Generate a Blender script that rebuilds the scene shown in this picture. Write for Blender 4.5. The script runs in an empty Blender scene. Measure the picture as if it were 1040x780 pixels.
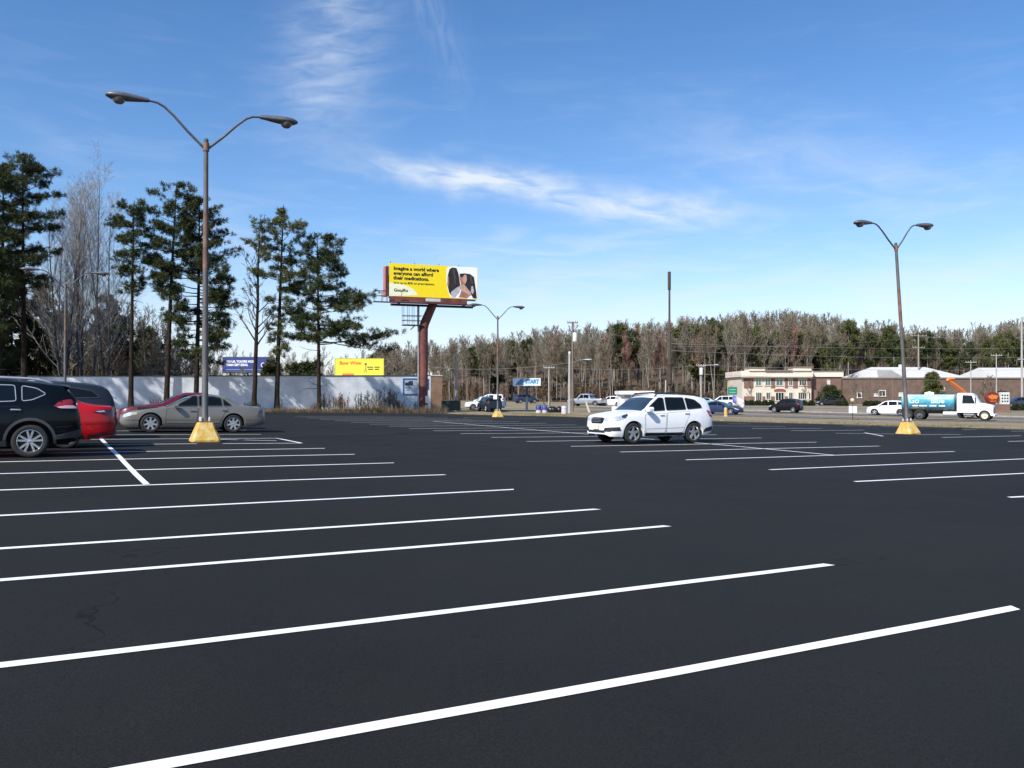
import bpy, bmesh, math, random
from mathutils import Vector, Matrix, noise as mnoise
from mathutils.bvhtree import BVHTree
from mathutils.geometry import tessellate_polygon
R = math.radians
sc = bpy.context.scene
col = bpy.data.collections.new("parking_lot"); sc.collection.children.link(col)

# ------------------------------------------------------------------ terrain
def sp(x, w=4.0):
    x = x / w
    return w * (x if x > 30 else math.log1p(math.exp(x)) if x > -30 else 0.0)
def sstep(a, b, x):
    t = min(1, max(0, (x - a) / (b - a))); return t * t * (3 - 2 * t)
def G(x, y):
    xs = 50 * math.tanh(x / 50)
    z = -0.0155 * xs + 0.0045 * (math.sqrt(xs * xs + 4) - 2)
    z -= 0.0105 * sp(y - 25) - 0.0225 * sp(y - 80) + 0.012 * sp(y - 120)
    z += 21 * sstep(200, 350, y) * sstep(-50, -2, x)
    return z
CAM = Vector((0, 0, 1.6)); F = 840.0; PITCH = math.atan(10 / 840)
def ray(px, py):
    v = Vector(((px - 520) / F, 1.0, (390 - py) / F))
    return Vector((v.x, v.y * math.cos(PITCH) - v.z * math.sin(PITCH), v.y * math.sin(PITCH) + v.z * math.cos(PITCH)))
def P(px, py):                      # point of the terrain seen at that pixel of the photograph
    d = ray(px, py); t0 = 1.0; t = 1.0
    while t < 600:
        q = CAM + d * t
        if q.z < G(q.x, q.y) + .035: break
        t0 = t; t *= 1.03
    for _ in range(30):
        m = (t0 + t) / 2; q = CAM + d * m
        if q.z < G(q.x, q.y) + .035: t = m
        else: t0 = m
    q = CAM + d * t; q.z = G(q.x, q.y); return q
def at(px, Y):
    x = (px - 520) / F * Y
    return Vector((x, Y, G(x, Y)))
def hz(py, Y):                      # height above sea level of a pixel row at depth Y
    d = ray(520, py); return CAM.z + d.z / d.y * Y

# ------------------------------------------------------------------ tagging
def tag(o, label=None, cat=None, group=None, kind=None):
    if label: o['label'] = label
    if cat: o['category'] = cat
    if group: o['group'] = group
    if kind: o['kind'] = kind
    return o
def thing(name, label, cat, loc=(0, 0, 0), rz=0, group=None):
    o = bpy.data.objects.new(name, None); o.empty_display_size = .2; col.objects.link(o)
    o.location = loc; o.rotation_euler = (0, 0, rz)
    return tag(o, label, cat, group)
def copy_tree(o, parent=None, label=None):
    c = o.copy(); col.objects.link(c)
    if parent is not None: c.parent = parent
    for ch in list(o.children): copy_tree(ch, c)
    if label: c['label'] = label
    return c

# ------------------------------------------------------------------ mesh builder
class MB:
    def __init__(s): s.v = []; s.f = []; s.mi = []; s.cur = 0
    def add(s, vs, fs):
        b = len(s.v); s.v.extend([tuple(v) for v in vs])
        for f in fs: s.f.append([b + i for i in f]); s.mi.append(s.cur)
    def box(s, c, d, rz=0, taper=1.0, M=None, bev=0):
        cx, cy, cz = c; x, y, z = d[0] / 2, d[1] / 2, d[2] / 2
        if bev:
            b = bev; vs = []
            for (zz, ins) in ((-z, b), (-z + b, 0), (z - b, 0), (z, b)):
                k = taper if zz > 0 else 1
                X, Y = (x - ins) * k, (y - ins) * k; Xb, Yb = X - (b if ins == 0 else b * .3), Y - (b if ins == 0 else b * .3)
                vs += [(Xb, -Y, zz), (X, -Yb, zz), (X, Yb, zz), (Xb, Y, zz), (-Xb, Y, zz), (-X, Yb, zz), (-X, -Yb, zz), (-Xb, -Y, zz)]
            fs = [list(range(7, -1, -1)), list(range(24, 32))]
            for k in range(3):
                for i in range(8):
                    j = (i + 1) % 8; fs.append([k * 8 + i, k * 8 + j, k * 8 + 8 + j, k * 8 + 8 + i])
        else:
            t = taper
            vs = [(-x, -y, -z), (x, -y, -z), (x, y, -z), (-x, y, -z), (-x * t, -y * t, z), (x * t, -y * t, z), (x * t, y * t, z), (-x * t, y * t, z)]
            fs = [(3, 2, 1, 0), (4, 5, 6, 7), (0, 1, 5, 4), (1, 2, 6, 5), (2, 3, 7, 6), (3, 0, 4, 7)]
        Rz = Matrix.Rotation(rz, 4, 'Z'); T = Matrix.Translation((cx, cy, cz)) @ Rz
        if M is not None: T = M @ T
        s.add([T @ Vector(v) for v in vs], fs)
    def tube(s, pts, rad, n=8, cap=True, ex=None):
        pts = [Vector(p) for p in pts]
        if not hasattr(rad, '__len__'): rad = [rad] * len(pts)
        vs = []; up = None
        for i, p in enumerate(pts):
            d = (pts[min(i + 1, len(pts) - 1)] - pts[max(i - 1, 0)]).normalized()
            if up is None:
                up = Vector((0, 0, 1)) if abs(d.z) < .9 else Vector((1, 0, 0))
            a = d.cross(up)
            if a.length < 1e-4: a = d.cross(Vector((0.3, 1, 0.2)))
            a.normalize(); b = a.cross(d).normalized(); up = b
            for k in range(n):
                t = 2 * math.pi * k / n
                vs.append(p + (a * math.cos(t) + b * math.sin(t)) * rad[i])
        fs = []
        for i in range(len(pts) - 1):
            for k in range(n):
                j = (k + 1) % n; fs.append((i * n + k, i * n + j, (i + 1) * n + j, (i + 1) * n + k))
        if cap and n > 2:
            fs.append(list(range(n - 1, -1, -1))); fs.append([(len(pts) - 1) * n + k for k in range(n)])
        s.add(vs, fs)
    def lathe(s, prof, c=(0, 0, 0), axis='Z', n=24):
        vs = []; fs = []; m = len(prof); c = Vector(c)
        for k in range(n):
            t = 2 * math.pi * k / n
            for (r, h) in prof:
                if axis == 'Z': v = Vector((r * math.cos(t), r * math.sin(t), h))
                elif axis == 'Y': v = Vector((r * math.cos(t), h, r * math.sin(t)))
                else: v = Vector((h, r * math.cos(t), r * math.sin(t)))
                vs.append(c + v)
        for k in range(n):
            j = (k + 1) % n
            for i in range(m - 1): fs.append((k * m + i, j * m + i, j * m + i + 1, k * m + i + 1))
        s.add(vs, fs)
    def loft(s, secs, closed=True, cap=True):
        n = len(secs[0]); vs = [p for q in secs for p in q]; fs = []
        for i in range(len(secs) - 1):
            for k in range(n if closed else n - 1):
                j = (k + 1) % n; fs.append((i * n + k, i * n + j, (i + 1) * n + j, (i + 1) * n + k))
        if cap: fs.append(list(range(n - 1, -1, -1))); fs.append([(len(secs) - 1) * n + k for k in range(n)])
        s.add(vs, fs)
    def prism(s, poly, depth, M):       # 2D polygon extruded along local z of M
        n = len(poly)
        tris = tessellate_polygon([[Vector((p[0], p[1], 0)) for p in poly]])
        vs = [M @ Vector((p[0], p[1], 0)) for p in poly] + [M @ Vector((p[0], p[1], depth)) for p in poly]
        fs = [(t[2], t[1], t[0]) for t in tris] + [(t[0] + n, t[1] + n, t[2] + n) for t in tris]
        for i in range(n): j = (i + 1) % n; fs.append((i, j, j + n, i + n))
        s.add(vs, fs)
    def grid(s, rows):
        m = len(rows[0]); vs = [p for r in rows for p in r]; fs = []
        for i in range(len(rows) - 1):
            for k in range(m - 1): fs.append((i * m + k, i * m + k + 1, (i + 1) * m + k + 1, (i + 1) * m + k))
        s.add(vs, fs)
    def build(s, name, mats, parent=None, smooth=False, loc=None, fix=True, bevel=0):
        me = bpy.data.meshes.new(name); me.from_pydata(s.v, [], s.f)
        if not isinstance(mats, (list, tuple)): mats = [mats]
        for m in mats: me.materials.append(m)
        if len(mats) > 1: me.polygons.foreach_set('material_index', s.mi)
        if fix:
            bm = bmesh.new(); bm.from_mesh(me); bmesh.ops.recalc_face_normals(bm, faces=bm.faces); bm.to_mesh(me); bm.free()
        o = bpy.data.objects.new(name, me); col.objects.link(o)
        if smooth:
            me.polygons.foreach_set('use_smooth', [True] * len(me.polygons))
            if smooth != 'all':
                me.set_sharp_from_angle(angle=R(smooth if not isinstance(smooth, bool) else 40))
        if bevel:
            b = o.modifiers.new('bevel', 'BEVEL'); b.width = bevel; b.segments = 2; b.limit_method = 'ANGLE'
        if parent is not None: o.parent = parent
        if loc is not None: o.location = loc
        me.update(); return o

# ------------------------------------------------------------------ materials
def newmat(name):
    m = bpy.data.materials.new(name); m.use_nodes = True
    nt = m.node_tree; b = nt.nodes['Principled BSDF']; return m, nt, b
def N(nt, t, **kw):
    n = nt.nodes.new(t)
    for k, v in kw.items():
        if k in n.inputs: n.inputs[k].default_value = v
        else: setattr(n, k, v)
    return n
def ramp(nt, pts):
    r = nt.nodes.new('ShaderNodeValToRGB'); e = r.color_ramp.elements
    while len(e) > 1: e.remove(e[-1])
    e[0].position = pts[0][0]; e[0].color = (*pts[0][1], 1)
    for p, c in pts[1:]:
        x = e.new(p); x.color = (*c, 1)
    return r
def coords(nt, kind='Object', scale=(1, 1, 1)):
    t = nt.nodes.new('ShaderNodeTexCoord'); mp = nt.nodes.new('ShaderNodeMapping'); mp.inputs['Scale'].default_value = scale
    nt.links.new(t.outputs[kind], mp.inputs['Vector']); return mp.outputs['Vector']
MC = {}
def mat(name, c, rough=.6, metal=0, var=.12, scale=3, bump=0, coat=0, c2=None, spec=.5, det=6, aniso=(1, 1, 1), rvar=.0, thr=None, bscale=None, transm=0, emit=0):
    if name in MC: return MC[name]
    m, nt, b = newmat(name); L = nt.links.new
    v = coords(nt, 'Object', aniso)
    n = N(nt, 'ShaderNodeTexNoise', Scale=scale, Detail=det, Roughness=.6); L(v, n.inputs['Vector'])
    a = tuple(x * (1 - var) for x in c); z = tuple(min(1, x * (1 + var)) for x in (c2 or c))
    lo, hi = thr or (.3, .7)
    r = ramp(nt, [(lo, a), (hi, z)]); L(n.outputs['Fac'], r.inputs['Fac']); L(r.outputs['Color'], b.inputs['Base Color'])
    b.inputs['Roughness'].default_value = rough; b.inputs['Metallic'].default_value = metal
    b.inputs['Specular IOR Level'].default_value = spec
    if coat: b.inputs['Coat Weight'].default_value = coat; b.inputs['Coat Roughness'].default_value = .04
    if rvar:
        mr = N(nt, 'ShaderNodeMapRange'); mr.inputs['To Min'].default_value = max(0, rough - rvar); mr.inputs['To Max'].default_value = min(1, rough + rvar)
        L(n.outputs['Fac'], mr.inputs['Value']); L(mr.outputs['Result'], b.inputs['Roughness'])
    if bump:
        n2 = N(nt, 'ShaderNodeTexNoise', Scale=bscale or scale * 6, Detail=4); L(v, n2.inputs['Vector'])
        bp = N(nt, 'ShaderNodeBump', Strength=min(1, bump), Distance=.02); L(n2.outputs['Fac'], bp.inputs['Height']); L(bp.outputs['Normal'], b.inputs['Normal'])
    if emit:
        b.inputs['Emission Strength'].default_value = emit; b.inputs['Emission Color'].default_value = (*c, 1)
    MC[name] = m; return m
def leafmat(name, c, var=.35, rough=.6, sss=.0):
    if name in MC: return MC[name]
    m, nt, b = newmat(name); L = nt.links.new
    g = nt.nodes.new('ShaderNodeNewGeometry')
    v = coords(nt, 'Object'); n = N(nt, 'ShaderNodeTexNoise', Scale=.9, Detail=3); L(v, n.inputs['Vector'])
    mx = N(nt, 'ShaderNodeMath', operation='MULTIPLY_ADD'); mx.inputs[1].default_value = .5; L(g.outputs['Random Per Island'], mx.inputs[0]); L(n.outputs['Fac'], mx.inputs[2])
    r = ramp(nt, [(.25, tuple(x * (1 - var) for x in c)), (.75, c), (1.1 if False else 1.0, (c[0] * (1 + var * 1.6), c[1] * (1 + var * 1.1), c[2] * (1 + var * .4)))])
    L(mx.outputs[0], r.inputs['Fac']); L(r.outputs['Color'], b.inputs['Base Color']); b.inputs['Roughness'].default_value = rough
    b.inputs['Specular IOR Level'].default_value = .25
    MC[name] = m; return m
def brickmat(name, c1, c2, mortar, scale=1.0, rot=0):
    if name in MC: return MC[name]
    m, nt, b = newmat(name); L = nt.links.new
    t = nt.nodes.new('ShaderNodeTexCoord'); s = nt.nodes.new('ShaderNodeSeparateXYZ'); L(t.outputs['Object'], s.inputs[0])
    ad = N(nt, 'ShaderNodeMath', operation='ADD'); L(s.outputs['X'], ad.inputs[0]); L(s.outputs['Y'], ad.inputs[1])
    cb = nt.nodes.new('ShaderNodeCombineXYZ'); L(ad.outputs[0], cb.inputs['X']); L(s.outputs['Z'], cb.inputs['Y'])
    br = N(nt, 'ShaderNodeTexBrick', Scale=scale); br.inputs['Color1'].default_value = (*c1, 1); br.inputs['Color2'].default_value = (*c2, 1)
    br.inputs['Mortar'].default_value = (*mortar, 1); br.inputs['Brick Width'].default_value = .22; br.inputs['Row Height'].default_value = .075; br.inputs['Mortar Size'].default_value = .008
    L(cb.outputs[0], br.inputs['Vector'])
    n = N(nt, 'ShaderNodeTexNoise', Scale=.8, Detail=5); L(t.outputs['Object'], n.inputs['Vector'])
    mr = N(nt, 'ShaderNodeMapRange'); mr.inputs['From Min'].default_value = .3; mr.inputs['From Max'].default_value = .7; mr.inputs['To Min'].default_value = .75; mr.inputs['To Max'].default_value = 1.15
    L(n.outputs['Fac'], mr.inputs['Value'])
    mm = N(nt, 'ShaderNodeVectorMath', operation='SCALE'); L(br.outputs['Color'], mm.inputs[0]); L(mr.outputs['Result'], mm.inputs['Scale'])
    L(mm.outputs[0], b.inputs['Base Color']); b.inputs['Roughness'].default_value = .85
    MC[name] = m; return m

def paint(name, c, metal=.0, rough=.35): return mat('paint_' + name, c, rough, metal, var=.05, scale=1.5, coat=.45 if max(c) > .1 else .22, rvar=.05, spec=.25 if max(c) > .1 else .12)
rubber = mat('tyre_rubber', (.018, .018, .018), .8, var=.25, scale=20, bump=.2)
alloy = mat('alloy_rim', (.62, .63, .65), .28, .85, var=.08, scale=6)
darkrim = mat('dark_wheel_well', (.012, .012, .013), .7, var=.2)
chrome = mat('bright_trim', (.55, .55, .55), .35, .7, var=.05)
plast = mat('black_trim_plastic', (.022, .023, .025), .55, var=.2, scale=12, bump=.1)
glass = mat('tinted_car_glass', (.005, .007, .008), .05, 0, var=.2, scale=1, spec=.35)
wglass = mat('windscreen_glass', (.025, .038, .045), .03, 0, var=.3, scale=2, spec=.9, coat=.6)
redlens = mat('red_lamp_lens', (.35, .01, .02), .15, var=.2, scale=8, coat=1)
clearlens = mat('clear_lamp_lens', (.62, .65, .68), .12, .35, var=.3, scale=14, coat=1)
amber = mat('amber_lens', (.7, .25, .03), .2, coat=1)
plate_m = mat('number_plate', (.72, .68, .5), .45, var=.08)
seam_m = mat('door_gap_shadow_line', (.008, .008, .008), .9, var=.1)
# ------------------------------------------------------------------ vehicles
def pchip(pts):
    xs = [p[0] for p in pts]; ys = [p[1] for p in pts]; n = len(xs)
    h = [xs[i + 1] - xs[i] for i in range(n - 1)]; d = [(ys[i + 1] - ys[i]) / h[i] for i in range(n - 1)]
    m = [d[0]] + [0 if d[i - 1] * d[i] <= 0 else 2 * d[i - 1] * d[i] / (d[i - 1] + d[i]) for i in range(1, n - 1)] + [d[-1]]
    def f(x):
        if x <= xs[0]: return ys[0]
        if x >= xs[-1]: return ys[-1]
        i = 0
        while x > xs[i + 1]: i += 1
        t = (x - xs[i]) / h[i]
        return (2*t**3-3*t*t+1)*ys[i] + (t**3-2*t*t+t)*h[i]*m[i] + (-2*t**3+3*t*t)*ys[i+1] + (t**3-t*t)*h[i]*m[i+1]
    return f
class Car:
    def __init__(s, root, L, W, wb, fo, wr, top, belt, bot, plan, roofr=.76, crown=.05, paintm=None, ra=None, far=False):
        s.root = root; s.L = L; s.W = W; s.wr = wr; s.far = far
        s.xw = (fo, fo + wb); ra = ra or wr + .055
        ft, fb, fz, fw = pchip(top), pchip(belt), pchip(bot), pchip(plan)
        s.ft = ft
        Hm = max(p[1] for p in top); hw = W / 2
        xs = set([0, .015, .04, .08, .13, .2, .3, L, L - .015, L - .04, L - .08, L - .13, L - .2, L - .3])
        step = .16 if far else .08
        for i in range(int(L / step)): xs.add(round(i * step, 3))
        for w in s.xw:
            k = 7 if far else 15
            for i in range(-k, k + 1): xs.add(round(w + ra * math.sin(math.pi / 2 * i / k), 4))
        xs = sorted(x for x in xs if 0 <= x <= L)
        out = [xs[0]]
        for x in xs[1:]:
            if x - out[-1] > .008: out.append(x)
        xs = out
        cx = .5 * L
        mult = pchip([(0, .93), (.12, .975), (.3, .995), (.55, 1.0), (.72, .99), (.88, .975), (1, .945)])
        rows = []
        for x in xs:
            zt = ft(x); zb0 = fz(x); zb = zb0
            zbelt = min(fb(x), zt - .03); w = fw(x) * hw
            for xw in s.xw:
                if abs(x - xw) < ra: zb = max(zb, wr + math.sqrt(ra * ra - (x - xw) ** 2) )
            zb = min(zb, zbelt - .06)
            row = [(w * .80, zb + .01), (w * .90, zb)]
            for k in range(9):
                f = k / 8; z = zb + (zbelt - zb) * f; row.append((w * mult((z - zb0) / (zbelt - zb0)), z))
            g = max(0, min(1, (zt - zbelt) / (Hm - fb(.5 * L)))); wt = w * .945; we = wt + (w * roofr - wt) * g
            cr = crown * (.5 + .5 * g); cr = min(cr, (zt - zbelt) * .6)
            for f in (.3, .6, .85, .96): row.append((wt + (we - wt) * f, zbelt + (zt - cr - zbelt) * f))
            for f in (.97, .92, .84, .7, .5, .25, 0): row.append((we * f, zt - cr * f * f))
            rows.append((cx - x, row))
        n = len(rows[0][1])
        m = MB()
        full = []
        for X, row in rows:
            full.append([(X, y, z) for y, z in row] + [(X, -y, z) for y, z in row[-2::-1]])
        m.grid(full); k = len(full[0])
        m.add(full[0], [list(range(k))]); m.add(full[-1], [list(range(k))])
        s.body = m.build('body', paintm, root, smooth=35)
        s.bvh = BVHTree.FromPolygons([Vector(v) for v in m.v], m.f)
        s.cx = cx; s.paint = paintm
        u = MB(); u.box((0, 0, .44), (L - .5, W * .68, .36))
        for w_ in s.xw: u.box((cx - w_, 0, .40 + wr * .5 + .02), (ra * 2.1, W * .66, wr * 1.55 + .1 + (ra - wr - .055)))
        u.build('underbody', darkrim, root)
    def proj(s, poly, side, off, name, material, parent=None, step=.11, mb=None):
        bm = bmesh.new(); vs = [bm.verts.new((p[0], p[1], 0)) for p in poly]; bm.faces.new(vs)
        x0 = min(p[0] for p in poly); x1 = max(p[0] for p in poly); y0 = min(p[1] for p in poly); y1 = max(p[1] for p in poly)
        for ax, a, b in ((0, x0, x1), (1, y0, y1)):
            q = a + step
            while q < b:
                bmesh.ops.bisect_plane(bm, geom=bm.verts[:] + bm.edges[:] + bm.faces[:], plane_co=(q, q, 0), plane_no=(1, 0, 0) if ax == 0 else (0, 1, 0)); q += step
        bmesh.ops.triangulate(bm, faces=bm.faces)
        out = []
        for v in bm.verts:
            a, b = v.co.x, v.co.y
            if side in ('L', 'R'):
                sg = 1 if side == 'L' else -1; o = Vector((s.cx - a, 3 * sg, b)); d = Vector((0, -sg, 0))
            elif side == 'F': o = Vector((5, a, b)); d = Vector((-1, 0, 0))
            elif side == 'B': o = Vector((-5, a, b)); d = Vector((1, 0, 0))
            else: o = Vector((s.cx - a, b, 5)); d = Vector((0, 0, -1))
            h, nn, _, _ = s.bvh.ray_cast(o, d)
            if h is None or (side in 'LR' and h.y * sg < 0):
                h, nn, _, _ = s.bvh.find_nearest(o + d * (3 - s.W * .47) if side in 'LR' else o + d * (5 - s.L / 2))
            if nn.dot(d) > 0: nn = -nn
            nn = (nn - d * .5).normalized()
            out.append(h + nn * off)
        bm.verts.index_update(); fs = [[v.index for v in f.verts] for f in bm.faces]; bm.free()
        if mb is not None: mb.add(out, fs); return mb
        m = MB(); m.add(out, fs); return m.build(name, material, parent or s.root, smooth='all', fix=False)
    def ribbon(s, pts, w, side, off, mb, closed=False):
        n = len(pts)
        for i in range(n if closed else n - 1):
            a = Vector((*pts[i], 0)); b = Vector((*pts[(i + 1) % n], 0)); d = (b - a).normalized(); q = Vector((-d.y, d.x, 0)) * w / 2
            a2, b2 = a - d * w * .3, b + d * w * .3
            s.proj([(a2 - q)[:2], (b2 - q)[:2], (b2 + q)[:2], (a2 + q)[:2]], side, off, '', None, mb=mb, step=.15)
    def wheels(s, spokes=5, double=True, rimm=None, hubc=None, w=.23, inset=.02):
        rimm = rimm or alloy
        R0 = s.wr; r1 = R0 * .69
        seg = 20 if s.far else 40
        for i, xw in enumerate(s.xw):
            for sg in (1, -1):
                yo = s.W / 2 - inset
                d = MB(); d.lathe([(0.001, -.07), (r1 * .95, -.07), (r1 * .95, -w)], n=seg, axis='Y')
                wh = d.build('wheel', darkrim, s.root, smooth=30); wh.location = (s.cx - xw, yo * sg, R0 - .004)
                if sg < 0: wh.rotation_euler = (0, 0, math.pi)
                t = MB(); t.lathe([(r1, -.012), (r1 + .02, -.002), (R0 * .9, 0), (R0 * .96, -.012), (R0 * .99, -.035), (R0, -.07), (R0, -w + .05), (R0 * .97, -w + .01), (r1, -w)], n=seg, axis='Y')
                t.build('tyre', rubber, wh, smooth=50)
                r = MB(); r.lathe([(r1 * 1.0, -.05), (r1 * 1.0, -.008), (r1 * .965, -.006), (r1 * .93, -.022), (r1 * .92, -.06)], n=seg, axis='Y')
                r.lathe([(.001, -.02), (R0 * .1, -.02), (R0 * .17, -.03), (R0 * .18, -.06)], n=16, axis='Y')
                for k in range(spokes):
                    base = 2 * math.pi * k / spokes + math.pi / 2
                    for o2 in ((-.16, .16) if double else (0,)):
                        a = base + o2; b = base + o2 * (1.5 if double else 1)
                        wi = R0 * (.05 if double else .11); wo = R0 * (.055 if double else .085)
                        pa = Vector((math.cos(a), 0, math.sin(a))) * R0 * .12; pb = Vector((math.cos(b), 0, math.sin(b))) * r1 * .95
                        q = (pb - pa).normalized().cross(Vector((0, 1, 0)))
                        r.add([pa - q * wi + Vector((0, -.022, 0)), pa + q * wi + Vector((0, -.022, 0)), pb + q * wo + Vector((0, -.02, 0)), pb - q * wo + Vector((0, -.02, 0)),
                               pa - q * wi * 1.4 + Vector((0, -.06, 0)), pa + q * wi * 1.4 + Vector((0, -.06, 0)), pb + q * wo * 1.4 + Vector((0, -.06, 0)), pb - q * wo * 1.4 + Vector((0, -.06, 0))],
                              [(0, 1, 2, 3), (0, 4, 5, 1), (1, 5, 6, 2), (2, 6, 7, 3), (3, 7, 4, 0)])
                r.build('rim', rimm, wh, smooth=30)
    def mirrors(s, x, z, m=None, size=1.0):
        for sg in (1, -1):
            b = MB(); y = sg * (s.W / 2 + .10)
            b.loft([[(s.cx - x + a * size, y + sg * yy * size, z + c * size) for yy, c in ((-.12, .0), (-.10, .07), (.08, .085), (.12, .04), (.11, -.05), (-.06, -.06))] for a in (-.06, 0, .09)])
            b.tube([(s.cx - x, s.W / 2 * .93 * sg, z - .05), (s.cx - x, y - .03 * sg, z - .03)], .03, 6)
            b.build('side_mirror', m or s.paint, s.root, smooth=40)
    def front_glass(s, x0, x1, name='windscreen', inset=.10, material=None, k=.83):
        # strip of the top surface between two stations
        poly = []
        z0, z1 = s.ft(x0), s.ft(x1)
        m = MB(); rows = []; nx, ny = 8, 12
        for i in range(nx + 1):
            x = x0 + (x1 - x0) * i / nx; row = []
            lo, hi = .3, s.W / 2
            # width at that station from the body
            h = None; yy = s.W / 2
            while yy > .2:
                h, nn, _, _ = s.bvh.ray_cast(Vector((s.cx - x, yy, 5)), Vector((0, 0, -1)))
                if h is not None and h.z > s.ft(x) - .085: break
                yy -= .02
            we = yy - .03
            for j in range(ny + 1):
                y = we * (-1 + 2 * j / ny)
                h, nn, _, _ = s.bvh.ray_cast(Vector((s.cx - x, y, 5)), Vector((0, 0, -1)))
                if nn.z < 0: nn = -nn
                row.append(h + nn * .007)
            rows.append(row)
        m.grid(rows); return m.build(name, material or wglass, s.root, smooth='all', fix=False)

def smoothpoly(p, r=.12):        # cut corners a little
    out = []; n = len(p)
    for i in range(n):
        a, b, c = Vector(p[i - 1]), Vector(p[i]), Vector(p[(i + 1) % n])
        r1 = min(r, (a - b).length * .35); r2 = min(r, (c - b).length * .35)
        s_ = b + (a - b).normalized() * r1; e = b + (c - b).normalized() * r2
        for t in (0, .33, .67, 1): out.append(tuple((s_ * (1 - t) ** 2 + b * 2 * t * (1 - t) + e * t * t)[:]))
    return out
def dressed(car, doors, wins, handles, gap=.014):
    for side in 'LR':
        for i, d in enumerate(doors):
            d = smoothpoly(d, .08)
            c = Vector((sum(p[0] for p in d) / len(d), sum(p[1] for p in d) / len(d)))
            g = MB(); car.proj(d, side, .004, 'door_gap', seam_m)
            inner = [tuple((c + (Vector(p) - c) * (1 - gap / max(.3, (Vector(p) - c).length)))[:]) for p in d]
            dr = car.proj(inner, side, .008, 'door', car.paint)
            if i < len(handles):
                hx, hz_ = handles[i]; sg = 1 if side == 'L' else -1
                h, nn, _, _ = car.bvh.ray_cast(Vector((car.cx - hx, 3 * sg, hz_)), Vector((0, -sg, 0)))
                b = MB(); b.box((car.cx - hx, h.y + sg * .03, hz_), (.2, .035, .035), bev=.01); b.build('handle', car.handle, dr, smooth=40)
        for w in wins:
            f = MB(); car.ribbon(smoothpoly(w, .05), .017 if car.trimm is chrome else .028, side, .014, f, closed=True)
            wn = car.proj(smoothpoly(w, .05), side, .012, 'window', glass)
            f.build('frame', car.trimm, wn, fix=False)
def boxes(fn):
    return fn

D1 = Vector((.889, .459, 0)); HEAD = math.atan2(-.459, -.889)
def place_car(px, py, dx):        # near-side (left) rear/front wheel contact at a pixel; dx = local X of that wheel
    return P(px, py)
def car_root(name, label, contact, localx, W, rz, cat='car', group=None):
    """contact: world point of the near-side wheel at local (localx, side*W/2)"""
    c = Vector(contact); M = Matrix.Rotation(rz, 3, 'Z')
    loc = c - M @ Vector((localx, (W / 2 - .1), 0))
    # follow the slope of the ground
    a = M @ Vector((1, 0, 0)); g1 = G(loc.x + a.x * 1.3, loc.y + a.y * 1.3); g0 = G(loc.x - a.x * 1.3, loc.y - a.y * 1.3)
    l = M @ Vector((0, 1, 0)); h1 = G(loc.x + l.x * .8, loc.y + l.y * .8); h0 = G(loc.x - l.x * .8, loc.y - l.y * .8)
    loc.z = (g1 + g0) / 2 + LOTZ
    r = thing(name, label, cat, loc, 0, group)
    r.rotation_euler = (math.atan2(h1 - h0, 1.6), -math.atan2(g1 - g0, 2.6), rz)
    return r
LOTZ = .03

SUV_TOP = [(0, .55), (.04, .70), (.1, .84), (.25, .94), (.7, 1.03), (1.2, 1.10), (1.95, 1.60), (2.3, 1.67), (2.8, 1.695), (3.6, 1.665), (4.18, 1.585), (4.30, 1.52), (4.52, 1.18), (4.57, .95), (4.62, .62), (4.63, .5)]
SUV_BELT = [(0, .5), (.1, .72), (.4, .86), (1.2, 1.03), (2.4, 1.06), (3.8, 1.13), (4.5, 1.12), (4.63, .6)]
SUV_BOT = [(0, .33), (.1, .26), (.6, .24), (2, .24), (3.9, .26), (4.5, .34), (4.63, .42)]
SUV_PLAN = [(0, .62), (.04, .74), (.12, .84), (.28, .93), (.6, .985), (1.5, 1), (3.8, 1), (4.2, .97), (4.45, .90), (4.58, .80), (4.63, .68)]

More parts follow.
